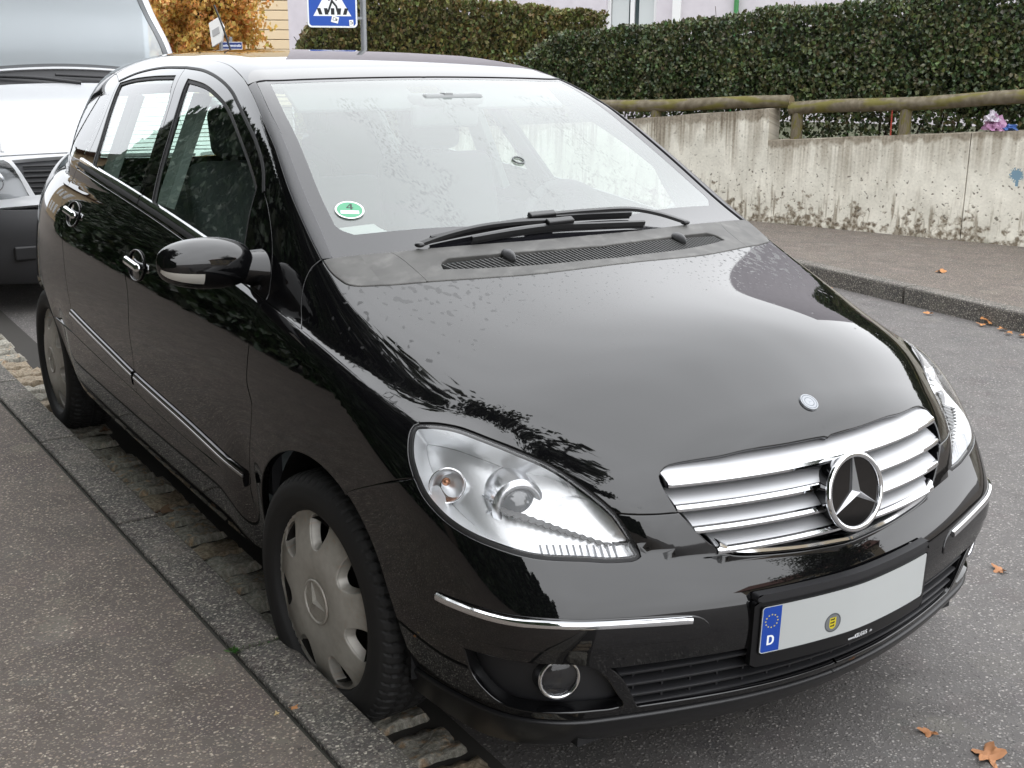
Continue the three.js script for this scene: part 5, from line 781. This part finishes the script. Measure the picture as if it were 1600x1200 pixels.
// a clipped hedge: box section between two ground points with uneven faces
function hedge(name, label, a, b, y0, y1, depth, n, lw, tintA, tintB, seed, opts = {}) {
  seedState = seed; const t = thing(name, label, 'hedge', [a[0], 0, a[1]]); const dx = b[0] - a[0], dz = b[1] - a[1], L = Math.hypot(dx, dz), D = [dx / L, dz / L], N = [D[1], -D[0]];
  const mat = leafMat(opts.rough ?? .4, .2), top = (s) => mix(y1[0], y1[1], s / L) + .05 * fbm(s * 1.7 + seed, 3, 3) + (opts.rag ?? 0) * fbm(s * .9 + seed, 7, 4) - (opts.round ? opts.round * clamp(1 - s / .8, 0, 1) ** 2 : 0);
  leaves('foliage', t, n, leafGeo(lw, lw * 2.4), mat, () => {
    const s = rr(0, L), T = top(s), face = rnd(); let y, w; const bulge = .07 * n3(s * 1.8, 0, seed) ;
    if (face < .72) { y = mix(y0, T, rnd() ** .8); w = rr(0, .13) ** 1 + .05 * fbm(s * 2.3, y * 2.3 + seed, 3) + bulge; } else if (opts.spill && face < .75) { y = rr(y0 + .1, y0 + .75); w = rr(-.30, 0) * clamp((s - 4.2) / 2, 0, 1); } else if (face < .86) { y = T - rr(0, .12); w = rr(0, depth); } else { y = rr(y0, T); w = rr(.05, depth); }
    const thin = y < y0 + .22 ? 1 : 0; if (thin && rnd() < (opts.thin ?? .5)) y += rr(.2, .6);
    return { p: [D[0] * s + N[0] * w, y, D[1] * s + N[1] * w], v: clamp(.5 + .5 * fbm(s * 2, y * 2, 3) + rr(-.25, .25), 0, 1) };
  }, (r) => tintA.map((q, k) => mix(q, tintB[k], r.v) * rr(.75, 1.25)));
  const stems = []; for (let i = 0; i < L * 9; i++) { const s = rr(0, L), w = rr(.12, depth * .8), h = rr(.5, .9) * (top(s) - y0), lean = rr(-.18, .18), x = D[0] * s + N[0] * w, z = D[1] * s + N[1] * w, yb = opts.foot ?? y0 - .3; stems.push(tube([[x, yb, z], [x + D[0] * lean * .5, yb + h * .5, z + D[1] * lean * .5], [x + D[0] * lean * 1.5, yb + h, z + D[1] * lean * 1.5]], rr(.006, .014), 6, 5)); }
  const core = []; for (let i = 0; i < L * 26; i++) { const s = rr(0, L), w = rr(.15, depth * .9), y = rr(y0 + .15, top(s) - .1), x = D[0] * s + N[0] * w, z = D[1] * s + N[1] * w; core.push(tube([[x, y, z], [x + rr(-.25, .25), y + rr(.05, .3), z + rr(-.25, .25)]], rr(.003, .007), 2, 4)); }
  const st = obj('stem', stems.concat(core), std(lin(.07, .055, .038), .85), t); st.userData.kind = 'stuff';
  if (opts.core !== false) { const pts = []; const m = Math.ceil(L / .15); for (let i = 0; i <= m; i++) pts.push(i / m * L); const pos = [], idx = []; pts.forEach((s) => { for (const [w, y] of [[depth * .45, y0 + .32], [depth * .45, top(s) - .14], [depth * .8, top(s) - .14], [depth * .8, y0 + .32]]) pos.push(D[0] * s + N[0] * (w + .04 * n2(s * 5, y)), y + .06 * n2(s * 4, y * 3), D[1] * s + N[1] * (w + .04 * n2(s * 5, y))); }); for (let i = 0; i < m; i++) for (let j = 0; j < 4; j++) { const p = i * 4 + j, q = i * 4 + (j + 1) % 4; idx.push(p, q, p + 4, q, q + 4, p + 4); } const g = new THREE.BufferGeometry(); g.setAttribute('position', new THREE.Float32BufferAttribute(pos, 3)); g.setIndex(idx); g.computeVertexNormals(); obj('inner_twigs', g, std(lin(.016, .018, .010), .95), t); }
  return t;
}
{ const a = wp(-3.3, .30, 0), b = wp(7.2, .30, 0);
  hedge('clipped_hedge', 'long clipped evergreen hedge behind the timber rails on the wall', [a[0], a[2]], [b[0], b[2]], .82, [1.78, 2.62], .75, 84000, .0175, [.030, .050, .022], [.135, .155, .060], 101, { round: .5, foot: .6, thin: .42, rough: .36, spill: true }); }
hedge('olive_hedge', 'taller olive-green hedge standing behind the car roof beside the crossing sign', [4.42, -12.4], [8.4, -10.9], .1, [2.5, 2.2], 1.1, 30000, .026, [.070, .075, .024], [.22, .20, .065], 131, { thin: 0, rough: .6, round: .9 });
hedge('garden_hedge', 'tall dense dark hedge along the near pavement, seen in the car windows', [-4.3, 9], [-4.3, -19], .1, [3.0, 5.6], 1.2, 70000, .085, [.010, .024, .010], [.035, .062, .018], 151, { thin: 0, rag: .9 });
function tree(name, label, x, z, h, crownR, crownY, n, lw, tA, tB, seed, opts = {}) {
  seedState = seed; const t = thing(name, label, 'tree', [x, 0, z]); const br = [], tips = [];
  const limb = (p, d, len, r, lvl) => { const pts = [p]; let q = [...p]; const dd = [...d]; for (let i = 0; i < 4; i++) { for (let k = 0; k < 3; k++) dd[k] += rr(-.18, .18); const l = Math.hypot(...dd); q = q.map((v, k) => v + dd[k] / l * len / 4); pts.push([...q]); } br.push(tube(pts, r, 8, lvl > 1 ? 4 : 7)); if (lvl >= 1) tips.push(...pts.slice(2)); if (lvl < 3) for (let i = 0; i < (lvl ? 4 : 9); i++) { const f = pts[1 + Math.floor(rnd() * 4)]; limb(f, [rr(-1, 1), rr(.1, 1), rr(-1, 1)], len * rr(.45, .65), r * .5, lvl + 1); } };
  obj('trunk', tube([[0, 0, 0], [.04, h * .3, .02], [0, h * .62, 0]], opts.r ?? .13, 12, 12), std(lin(.08, .065, .05), .9), t);
  for (let i = 0; i < 7; i++) limb([0, h * rr(.3, .6), 0], [rr(-1, 1), rr(.5, 1.2), rr(-1, 1)], crownR * rr(.8, 1.15), .05, 1);
  const b = obj('limb', br, std(lin(.07, .058, .045), .9), t); b.userData.kind = 'stuff';
  leaves('crown', t, n, leafGeo(lw, lw * 2.2), leafMat(.55, .35), () => { const c = tips[Math.floor(rnd() * tips.length)], r = opts.clump ?? .38; let p = [c[0] + rr(-r, r), c[1] + rr(-r, r), c[2] + rr(-r, r)]; if (opts.ball && rnd() < opts.ball) { const u = unit([rr(-1, 1), rr(-1, 1), rr(-1, 1)]), k = crownR * (.72 + .3 * n3(u[0] * 2.4, u[1] * 2.4, u[2] * 2.4)) * rr(.6, 1) ; p = [u[0] * k, crownY + u[1] * k * .95, u[2] * k]; } return { p, v: clamp(.5 + .5 * n3(p[0] * 1.6, p[1] * 1.6, p[2] * 1.6) + rr(-.3, .3), 0, 1) }; }, (r) => tA.map((q, k) => mix(q, tB[k], r.v) * rr(.8, 1.2)));
  return t;
}
tree('autumn_tree', 'golden yellow autumn tree in front of the cream building', 8.3, -27.5, 5.5, 2.3, 2.9, 26000, .055, [.50, .27, .05], [.86, .60, .20], 171, { ball: .8 });
tree('street_tree', 'tall loose tree behind the near hedge, mirrored in the bonnet flank and side windows', -5.6, -5.4, 11, 4.4, 7.8, 60000, .10, [.016, .026, .010], [.045, .055, .016], 191, { clump: .5, ball: .75, r: .22 });
tree('street_tree', 'broad street tree on the near pavement, its crown mirrored in the bonnet and headlamp', -4.3, -.2, 10, 3.5, 8.6, 46000, .10, [.016, .026, .010], [.045, .055, .016], 211, { clump: .45, ball: .8, r: .18 });
tree('street_tree', 'round dark tree behind the photographer, mirrored in the bonnet edge', -6.6, 2.2, 10, 4.0, 7.6, 40000, .10, [.02, .034, .012], [.05, .06, .02], 193, { ball: .4 });
tree('street_tree', 'dark tree beyond the road ahead of the car, mirrored in the bumper corner', 9.0, 9.5, 7, 2.6, 4.2, 9000, .06, [.02, .034, .012], [.05, .06, .02], 197, { ball: .5 });
// ---------------------------------------------------------------- buildings
{ const t = thing('pale_house', 'pale lilac rendered house with white window behind the clipped hedge', 'house', [11.2, 0, -13.6], -.98);
  const render = dataTex(512, 512, (u, v) => { const g = fbm(u * 20, v * 20, 4), c = 214 + 7 * g; return [c, c - 6, c]; }), wm = std(lin(.86, .86, .86), .9, 0, { map: render }), white = std(lin(.75, .75, .75), .5);
  // local x runs to the right along the facade, z toward the street
  const W_ = (x0, x1, y0, y1) => box(x1 - x0, y1 - y0, .3, (x0 + x1) / 2, (y0 + y1) / 2, -.15);
  obj('wall', [W_(-7, -.62, 0, 6.5), W_(.26, 7, 0, 6.5), W_(-.62, .26, 0, 1.25), W_(-.62, .26, 2.75, 6.5), box(14, 6.5, 8, 0, 3.25, -4.32)], wm, t);
  const win = obj('window', [box(.06, 1.5, .08, -.59, 2, -.10), box(.06, 1.5, .08, .23, 2, -.10), box(.88, .06, .08, -.18, 1.28, -.10), box(.88, .06, .08, -.18, 2.72, -.10), box(.07, 1.5, .07, -.18, 2, -.10)], white, t);
  obj('pane', box(.84, 1.5, .012, -.18, 2, -.12), phys({ color: lin(.06, .08, .085), roughness: .04, clearcoat: 1 }), win); obj('curtain', [box(.30, 1.45, .01, -.40, 2, -.107), box(.26, 1.45, .01, .06, 2, -.107)], std(lin(.55, .58, .58), .9), win);
  obj('window_sill', box(1.0, .05, .16, -.18, 1.235, .04), white, t);
  obj('downpipe', new THREE.CylinderGeometry(.04, .04, 6, 12).translate(1.62, 3.2, .07), std(lin(.05, .22, .07), .5), t);
  obj('wall_edge', box(.14, 6.5, .06, .62, 3.25, .032), white, t);
}
{ const t = thing('cream_building', 'cream rusticated building with white cornice beyond the autumn tree', 'building', [13.5, 0, -35], -.62);
  const m = std(lin(.62, .50, .33), .85), cor = std(lin(.56, .56, .56), .7);
  obj('wall', box(12, 9, 6, 0, 4.5, -3.2), std(lin(.46, .36, .23), .9), t);
  for (let i = 0; i < 12; i++) obj('stone_course', box(12, .285, .24, 0, .17 + i * .305, -.10, .02), m, t);
  obj('cornice', [box(12.2, .10, .42, 0, 3.82, -.05, .02), box(12.1, .05, .34, 0, 3.74, -.07)], cor, t);
  for (let i = 0; i < 6; i++) obj('upper_course', box(12, .78, .20, 0, 4.3 + i * .8, -.12, .01), m, t);
}
// buildings behind the photographer, only mirrored in the paint
function block(name, label, x, z, w, h, d, turn, col, roofCol, seed) {
  seedState = seed; const t = thing(name, label, 'building', [x, 0, z], turn), glass = phys({ color: lin(.03, .035, .04), roughness: .05, clearcoat: 1 }), fr = std(lin(.7, .7, .68), .6);
  obj('wall', box(w, h, d, 0, h / 2, -d / 2), std(col, .9), t);
  obj('roof', sweep([V(-w / 2 - .4, h, -d / 2), V(w / 2 + .4, h, -d / 2)], [[V(0, 0, 1), V(0, 1, 0)], [V(0, 0, 1), V(0, 1, 0)]], [[-d / 2 - .5, -.05], [d / 2 + .5, -.05], [0, d * .32]]), std(roofCol, .85), t);
  for (let f = 0; f * 2.9 + 2.6 < h; f++) for (let i = 0; i < Math.floor(w / 2.6); i++) { const wx = -w / 2 + 1.5 + i * 2.55, wy = 1.7 + f * 2.9; const fm = obj('window', [box(1.25, 1.5, .08, wx, wy, .02)], fr, t); obj('pane', [box(.5, 1.32, .03, wx - .29, wy, .06), box(.5, 1.32, .03, wx + .29, wy, .06)], glass, fm); }
}
block('street_building', 'beige house across the road ahead of the car, mirrored in the bumper', 13, 17, 12, 6.2, 8, -2.3, lin(.36, .30, .21), lin(.16, .07, .05), 5);
block('street_building', 'ochre house beyond the near hedge, mirrored in the rear side window', -6.4, -30, 20, 6.5, 9, 1.45, lin(.34, .26, .16), lin(.12, .07, .05), 6);
block('street_building', 'grey house behind the near hedge ahead of the car, outside the picture', -13, 8, 12, 6.5, 9, 1.75, lin(.33, .31, .29), lin(.10, .08, .07), 8);
// ---------------------------------------------------------------- traffic signs
const metal = std(lin(.30, .31, .32), .45, .8);
const camTurn = (x, z) => Math.atan2(-1.878 - x, 2.423 - z);
{ const t = thing('crossing_sign', 'blue square pedestrian crossing sign with small stickers on a grey post', 'traffic sign', [4.40, 0, -11.15], camTurn(4.4, -11.15) + .03);
  const tex = canvasTex(512, 512, (c) => {
    c.fillStyle = '#eef1f3'; c.beginPath(); c.roundRect(0, 0, 512, 512, 44); c.fill(); c.fillStyle = '#1d4fae'; c.beginPath(); c.roundRect(16, 16, 480, 480, 34); c.fill();
    c.fillStyle = '#f3f5f6'; c.beginPath(); c.moveTo(256, 62); c.lineTo(452, 398); c.lineTo(60, 398); c.fill();
    c.fillStyle = '#15171b'; for (let k = 0; k < 5; k++) { const x = 118 + k * 62; c.save(); c.transform(1, 0, (k - 2) * -.16, 1, (k - 2) * .16 * 380, 0); c.fillRect(x, 320, 36, 64); c.restore(); }
    c.lineWidth = 20; c.lineCap = 'round'; c.strokeStyle = '#15171b'; c.beginPath(); c.moveTo(262, 182); c.lineTo(254, 250); c.lineTo(214, 356); c.moveTo(256, 250); c.lineTo(298, 300); c.lineTo(312, 356); c.moveTo(262, 190); c.lineTo(226, 238); c.moveTo(264, 190); c.lineTo(300, 236); c.stroke(); c.beginPath(); c.arc(266, 152, 20, 0, 7); c.fill(); c.beginPath(); c.moveTo(206, 356); c.lineTo(190, 362); c.moveTo(312, 356); c.lineTo(332, 352); c.stroke();
  });
  obj('sign_plate', [new THREE.ExtrudeGeometry((() => { const s = new THREE.Shape(), a = .3, r = .03; s.moveTo(-a + r, -a); s.lineTo(a - r, -a); s.absarc(a - r, -a + r, r, -1.5708, 0); s.lineTo(a, a - r); s.absarc(a - r, a - r, r, 0, 1.5708); s.lineTo(-a + r, a); s.absarc(-a + r, a - r, r, 1.5708, 3.1416); s.lineTo(-a, -a + r); s.absarc(-a + r, -a + r, r, 3.1416, 4.7124); return s; })(), { depth: .012, bevelEnabled: false }).translate(0, 2.235, -.012)], metal, t);
  obj('sign_face', new THREE.PlaneGeometry(.596, .596).translate(0, 2.235, .003), std(0xffffff, .45, 0, { map: tex }), t);
  const stick = canvasTex(64, 64, (c) => { c.fillStyle = '#f4f4f2'; c.fillRect(0, 0, 64, 64); c.strokeStyle = '#444'; c.lineWidth = 4; c.strokeRect(14, 16, 24, 26); c.fillStyle = '#555'; c.fillRect(42, 20, 10, 22); }), sm = std(0xffffff, .6, 0, { map: stick });
  obj('sticker', new THREE.PlaneGeometry(.085, .075).rotateZ(-.25).translate(.03, 2.03, .006), sm, t); obj('sticker', new THREE.PlaneGeometry(.05, .075).rotateZ(.05).translate(.225, 1.99, .006), sm, t);
  obj('post', new THREE.CylinderGeometry(.038, .038, 3.4, 18).translate(.375, 1.7, -.05), metal, t); obj('bracket', [box(.42, .03, .02, .18, 2.42, -.025), box(.42, .03, .02, .18, 2.05, -.025)], metal, t);
}
{ const t = thing('direction_sign', 'small white arrow-shaped direction sign tilted away beside the autumn tree', 'traffic sign', [5.5, 0, -18.3], camTurn(5.5, -18.3) - 1.15);
  const s = new THREE.Shape(); s.moveTo(-.26, -.20); s.lineTo(.16, -.20); s.lineTo(.30, 0); s.lineTo(.16, .20); s.lineTo(-.26, .20); s.closePath();
  obj('sign_plate', new THREE.ExtrudeGeometry(s, { depth: .02, bevelEnabled: true, bevelSize: .008, bevelThickness: .004, bevelSegments: 2 }).rotateZ(.22).translate(0, 2.02, 0), std(lin(.72, .72, .70), .5), t); obj('sign_bar', box(.30, .11, .008, -.02, 0, .026).rotateZ(.22).translate(0, 2.02, 0), std(lin(.36, .36, .36), .6), t);
  obj('post', new THREE.CylinderGeometry(.03, .03, 2.2, 14).translate(.02, 1.1, -.04), metal, t);
}
{ const t = thing('street_name_sign', 'blue street name sign with white lettering behind the car roof aerial', 'street sign', [5.95, 0, -18.9], camTurn(5.95, -18.9));
  const tex = canvasTex(512, 128, (c) => { c.fillStyle = '#e8ebef'; c.fillRect(0, 0, 512, 128); c.fillStyle = '#23356f'; c.fillRect(8, 8, 496, 112); c.fillStyle = '#f2f4f8'; c.font = 'bold 58px sans-serif'; c.textAlign = 'center'; c.fillText('Beethovenstraße', 256, 84, 470); });
  obj('sign_plate', box(.40, .13, .02, 0, 1.79, -.012), metal, t); obj('sign_face', new THREE.PlaneGeometry(.40, .13).translate(0, 1.79, .002), std(0xffffff, .5, 0, { map: tex }), t); obj('post', new THREE.CylinderGeometry(.03, .03, 1.95, 14).translate(0, .97, -.06), metal, t);
}
// ---------------------------------------------------------------- the white van behind
{ const van = thing('white_van', 'white delivery van with black bumper parked close behind the hatchback', 'van', [0, 0, 0]);
  const xc = .14, zp = spline([[.1, -5.36], [.2, -5.27], [.45, -5.22], [.62, -5.25], [.70, -5.30], [.94, -5.40], [1.0, -5.47], [1.15, -5.68], [1.28, -5.98], [1.36, -6.30], [1.40, -6.42], [1.6, -6.58], [1.9, -6.84], [2.2, -7.10], [2.4, -7.6]]), hw = spline([[.1, .96], [.6, .985], [1, .975], [1.4, .95], [1.9, .88], [2.3, .80]]);
  const f = (x, y, z) => { const q = Math.abs(x - xc); return smax(q - hw(y), z - zp(y) + .14 * q * q + .10 * q ** 6, .16); };
  const D = [0, .35, .94], P = (l) => l.map(([x, y]) => [x, y, zp(y) - .15]), sh = (l, o = {}, holes = []) => sheet([outline(curve(P(l[0])), ...l.slice(1).map((k) => curve(P(k)))), ...holes], o.D ?? D, { f, h: .03, depth: .02, ...o });
  const white = phys({ color: lin(.52, .53, .545), roughness: .35, clearcoat: 1, clearcoatRoughness: .05 }), blk = std(lin(.022, .022, .024), .55), scr = phys({ color: lin(.55, .62, .66), roughness: .03, transmission: .62, thickness: 0, ior: 1.6 });
  const L = (...p) => p; const X = (v) => xc + v;
  obj('bonnet', sh([L([X(-.93), .965], [X(-.5), .955], [X(.5), .955], [X(.93), .965]), L([X(.93), .965], [X(.92), 1.2], [X(.90), 1.345]), L([X(.90), 1.345], [X(.4), 1.368], [X(-.4), 1.368], [X(-.90), 1.345]), L([X(-.90), 1.345], [X(-.92), 1.2], [X(-.93), .965])], { h: .025 }), white, van);
  obj('bonnet_swage', [.62, -.62].map((s) => { const pts = []; for (let i = 0; i <= 12; i++) { const y = mix(1.0, 1.33, i / 12), x = X(s * mix(1, .88, i / 12)); const p = cast([x, y, -4.8], [0, 0, -1], 4, f); pts.push([p[0], p[1] - .012, p[2] - .012]); } return tube(pts, .022, 20, 10); }), white, van);
  obj('scuttle', sh([L([X(-.90), 1.352], [X(0), 1.375], [X(.90), 1.352]), L([X(.90), 1.352], [X(.885), 1.425]), L([X(.885), 1.425], [X(0), 1.45], [X(-.885), 1.425]), L([X(-.885), 1.425], [X(-.90), 1.352])], { off: -.012 }), blk, van);
  const glassL = [L([X(-.86), 1.44], [X(0), 1.465], [X(.86), 1.44]), L([X(.86), 1.44], [X(.82), 1.72], [X(.745), 2.05]), L([X(.745), 2.05], [X(.72), 2.10], [X(.67), 2.13]), L([X(.67), 2.13], [X(0), 2.155], [X(-.67), 2.13]), L([X(-.67), 2.13], [X(-.82), 1.72], [X(-.86), 1.44])];
  const gl = outline(...glassL.map((k) => curve(P(k))));
  const frame = [L([X(-.93), 1.36], [X(-.90), 1.43]), L([X(-.90), 1.43], [X(0), 1.452], [X(.90), 1.43]), L([X(.90), 1.43], [X(.93), 1.36]), L([X(.93), 1.36], [X(.885), 1.75], [X(.80), 2.12]), L([X(.80), 2.12], [X(.72), 2.26], [X(0), 2.30], [X(-.72), 2.26], [X(-.80), 2.12]), L([X(-.80), 2.12], [X(-.885), 1.75], [X(-.93), 1.36])];
  obj('screen_frame', sheet([outline(...frame.map((k) => curve(P(k)))), gl], D, { f, h: .03, depth: .03 }), white, van);
  const insV = (d) => gl.map((p) => [xc + (p[0] - xc) * (1 - d), mix(p[1], 1.8, d), zp(mix(p[1], 1.8, d)) - .15]);
  obj('screen_border', sheet([gl, insV(.055)], D, { f, h: .03, off: -.004, depth: .004, gap: .001 }), std(lin(.05, .055, .06), .25), van);
  obj('windscreen', sheet([insV(.05)], D, { f, h: .05, off: -.008, depth: 0 }), scr, van);
  obj('van_mirror', [box(.26, .07, .04, X(.03), 2.02, -7.05, .02), box(.05, .14, .05, X(-.06), 2.07, -7.02)], blk, van);
  const wheel = new THREE.TorusGeometry(.20, .016, 12, 40).rotateX(-.7).translate(X(.38), 1.47, -6.95); obj('van_steering_wheel', wheel, blk, van);
  obj('van_dashboard', box(1.7, .25, .5, X(0), 1.28, -6.95, .05), std(lin(.10, .11, .115), .8), van);
  obj('van_seat', [box(.5, .8, .2, X(-.42), 1.5, -7.7, .06), box(.5, .8, .2, X(.42), 1.5, -7.7, .06)], std(lin(.06, .06, .065), .9), van);
  for (const s of [-1, 1]) { const pts = (k) => P(k.map(([x, y]) => [X(s * x), y]));
    const lampL = outline(curve(pts(L([.52, .70], [.60, .91], [.63, .945]))), curve(pts(L([.63, .945], [.8, .985], [.90, 1.06]))), curve(pts(L([.90, 1.06], [.915, .9], [.86, .74]))), curve(pts(L([.86, .74], [.7, .695], [.52, .70]))));
    const h = obj('van_headlamp', sheet([lampL], D, { f, h: .03, off: .0, depth: .01 }), M.clear, van); obj('lamp_housing', sheet([lampL], D, { f, h: .03, off: -.05, depth: 0, gap: -.01 }), std(lin(.22, .23, .24), .3, .7), h);
    const c = cast([X(s * .72), .83, -4.8], [0, 0, -1], 4, f); obj('lamp_reflector', new THREE.LatheGeometry([[.01, -.05], [.05, -.035], [.075, 0]].map((p) => new THREE.Vector2(...p)), 30).rotateX(Math.PI / 2).translate(c[0], c[1], c[2] - .02), M.reflector, h);
  }
  const grL = outline(curve(P(L([X(-.49), .705], [X(-.585), .925]))), curve(P(L([X(-.585), .925], [X(-.3), .93], [X(.3), .93], [X(.585), .925]))), curve(P(L([X(.585), .925], [X(.49), .705]))), curve(P(L([X(.49), .705], [X(0), .70], [X(-.49), .705]))));
  obj('van_grille', sheet([grL], D, { f, h: .03, off: -.03, depth: 0, gap: -.01 }), std(lin(.018, .019, .022), .5), van);
  for (let i = 0; i < 7; i++) { const pts = []; for (let k = 0; k <= 20; k++) { const y = .728 + i * .031, p = cast([X(mix(-.53, .53, k / 20)), y, -4.8], [0, 0, -1], 4, f); pts.push([p[0], p[1], p[2] - .018]); } obj('grille_bar', tube(pts, .0075, 30, 6), blk, van); }
  obj('front_panel', sheet([outline(curve(P(L([X(-.95), .655], [X(0), .645], [X(.95), .655]))), curve(P(L([X(.95), .655], [X(.95), .955]))), curve(P(L([X(.95), .955], [X(0), .945], [X(-.95), .955]))), curve(P(L([X(-.95), .955], [X(-.95), .655])))), grL, ...[-1, 1].map((s) => { const pts = (k) => P(k.map(([x, y]) => [X(s * x), y])); return outline(curve(pts(L([.525, .705], [.60, .90], [.63, .93]))), curve(pts(L([.63, .93], [.75, .945], [.93, .945]))), curve(pts(L([.93, .945], [.915, .85], [.86, .745]))), curve(pts(L([.86, .745], [.7, .70], [.525, .705])))); })], D, { f, h: .025, depth: .03 }), white, van);
  obj('van_bumper', sh([L([X(-.96), .655], [X(0), .64], [X(.96), .655]), L([X(.96), .655], [X(.96), .22]), L([X(.96), .22], [X(0), .20], [X(-.96), .22]), L([X(-.96), .22], [X(-.96), .655])], { off: .02, depth: .05, bevel: .01, D: [0, 0, 1] }), blk, van);
  obj('bumper_recess', [box(.5, .09, .03, X(-.42), .40, -5.245, .02), box(.16, .012, .03, X(-.38), .56, -5.235)], std(lin(.012, .012, .013), .5), van);
  // body, roof and wheels behind
  obj('van_side', [box(.04, .9, 5.2, X(-.97), .85, -8.4), box(.04, .9, 5.2, X(.97), .85, -8.4), box(.04, 1.1, 3.6, X(-.94), 1.75, -9.4), box(.04, 1.1, 3.6, X(.94), 1.75, -9.4), box(1.9, .04, 3.9, X(0), 2.32, -9.3), box(1.9, 2.0, .04, X(0), 1.3, -11.0)], white, van);
  obj('van_floor', box(1.8, .06, 5.4, X(0), .42, -8.4), blk, van);
  for (const [x, z] of [[-.82, -6.15], [.82, -6.15], [-.82, -9.9], [.82, -9.9]]) obj('van_wheel', [new THREE.CylinderGeometry(.33, .33, .2, 40).rotateZ(Math.PI / 2).translate(X(x), .33, z), new THREE.TorusGeometry(.29, .045, 12, 40).rotateY(Math.PI / 2).translate(X(x) + Math.sign(x) * .09, .33, z)], M.tyre, van);
  const wip = (pts) => tube(pts.map(([x, y]) => { const p = cast([X(x), y, -5], [0, 0, -1], 4, f); return [p[0], p[1], p[2] + .03]; }), .012, 20, 6);
  for (const l of [[[.10, 1.40], [-.2, 1.435], [-.75, 1.452]], [[.70, 1.40], [.4, 1.43], [-.05, 1.455]]]) obj('van_wiper', wip(l), blk, van);
}
// ---------------------------------------------------------------- fallen leaves and the odd weed
{ const leafShape = (k) => { const g = new THREE.PlaneGeometry(1, 1, 8, 8), p = g.attributes.position; const pos = [];
    for (let i = 0; i < p.count; i++) { const u = p.getX(i) * 2, v = p.getY(i) * 2, r = Math.max(Math.abs(u), Math.abs(v)), a = Math.atan2(v, u), R = r * (.34 + .13 * Math.cos(a * 5 + k) * r + .08 * Math.cos(a)) ; const l = Math.hypot(u, v) || 1; p.setXYZ(i, u / l * R * 1.25, .10 * r * r * Math.sin(a * 2 + k) + .05 * n2(u * 2 + k, v * 2) + .05, v / l * R * .85); } void pos; g.computeVertexNormals(); return g; };
  const shapes = [0, 1.3, 2.6].map(leafShape), mats = [lin(.34, .15, .06), lin(.26, .13, .05), lin(.44, .20, .07), lin(.14, .08, .045), lin(.46, .34, .16)].map((c) => std(c, .7));
  const put = (x, y, z, s, sh, m, label, ry = 0) => { const t = thing('fallen_leaf', label, 'leaf', [x, y, z], ry); const o = obj('blade', shapes[sh], mats[m], t); o.scale.setScalar(s); };
  put(.383, .003, 1.029, .10, 0, 0, 'largest brown fallen leaf, lying on the road in front of the number plate', .6);
  put(.352, .003, .888, .048, 1, 0, 'small brown leaf on the road just behind the largest fallen leaf', 2);
  put(1.328, .003, .40, .06, 2, 0, 'curled brown leaf on the road right of the bumper corner', 1);
  put(-.978, .122, .133, .022, 1, 2, 'small orange leaf on the kerb beside the front wheel', 0);
  put(-1.021, .122, .138, .017, 2, 4, 'tiny yellowish leaf in the joint between kerb and pavement', 1);
  put(-.80, .03, -1.47, .075, 2, 3, 'dark curled leaf standing on the granite setts near the rear door', .4);
  put(-.865, .022, -1.27, .05, 0, 3, 'dark brown leaf pressed against the kerb below the rear door', 1.9);
  put(-.86, .022, -.75, .05, 1, 3, 'dark brown leaf against the kerb below the front door', .9);
  put(-.72, .022, -2.55, .06, 2, 3, 'brown leaf on the setts beside the rear wheel', .9);
  put(-.87, .022, -.24, .035, 1, 4, 'pale pinkish leaf between kerb joint and front tyre', .9);
  put(4.52, .02, -1.9, .16, 0, 2, 'big orange leaf lying at the far kerb', .3);
  put(5.25, .122, -2.83, .10, 1, 2, 'orange leaf on the far pavement', .3);
  seedState = 404; const far = []; for (let i = 0; i < 18; i++) { const z = rr(-5.5, -.5), x = fx(z) - .06 - Math.abs(rr(0, .22)) ** 1.6; const g = shapes[i % 3].clone().scale(.06, .06, .06).rotateY(rr(0, 6)).translate(x, .012, z); far.push(g); }
  const lit = thing('leaf_litter', 'scattered orange and brown leaves along the far kerb', 'leaves'); const lm = obj('litter', far, mats[2], lit); lit.userData.kind = 'stuff'; lm.userData.kind = 'stuff';
  const w = thing('kerb_weed', 'small green weed in the kerb joint beside the front wheel', 'plant', [-.998, .115, -.205]); leaves('weed_leaves', w, 60, leafGeo(.003, .012), leafMat(.6, .3), (i) => { const t = i / 60; return { p: [t < .4 ? rr(-.008, .008) : (t - .4) * .22, rr(0, .006), rr(-.006, .006)], s: rr(.5, 1.3) * (t < .4 ? 1.4 : .6) }; }, () => [.05 * rr(.7, 1.3), .13 * rr(.7, 1.3), .02]);
}
camera.updateMatrixWorld(true);
renderer.render(scene, camera);
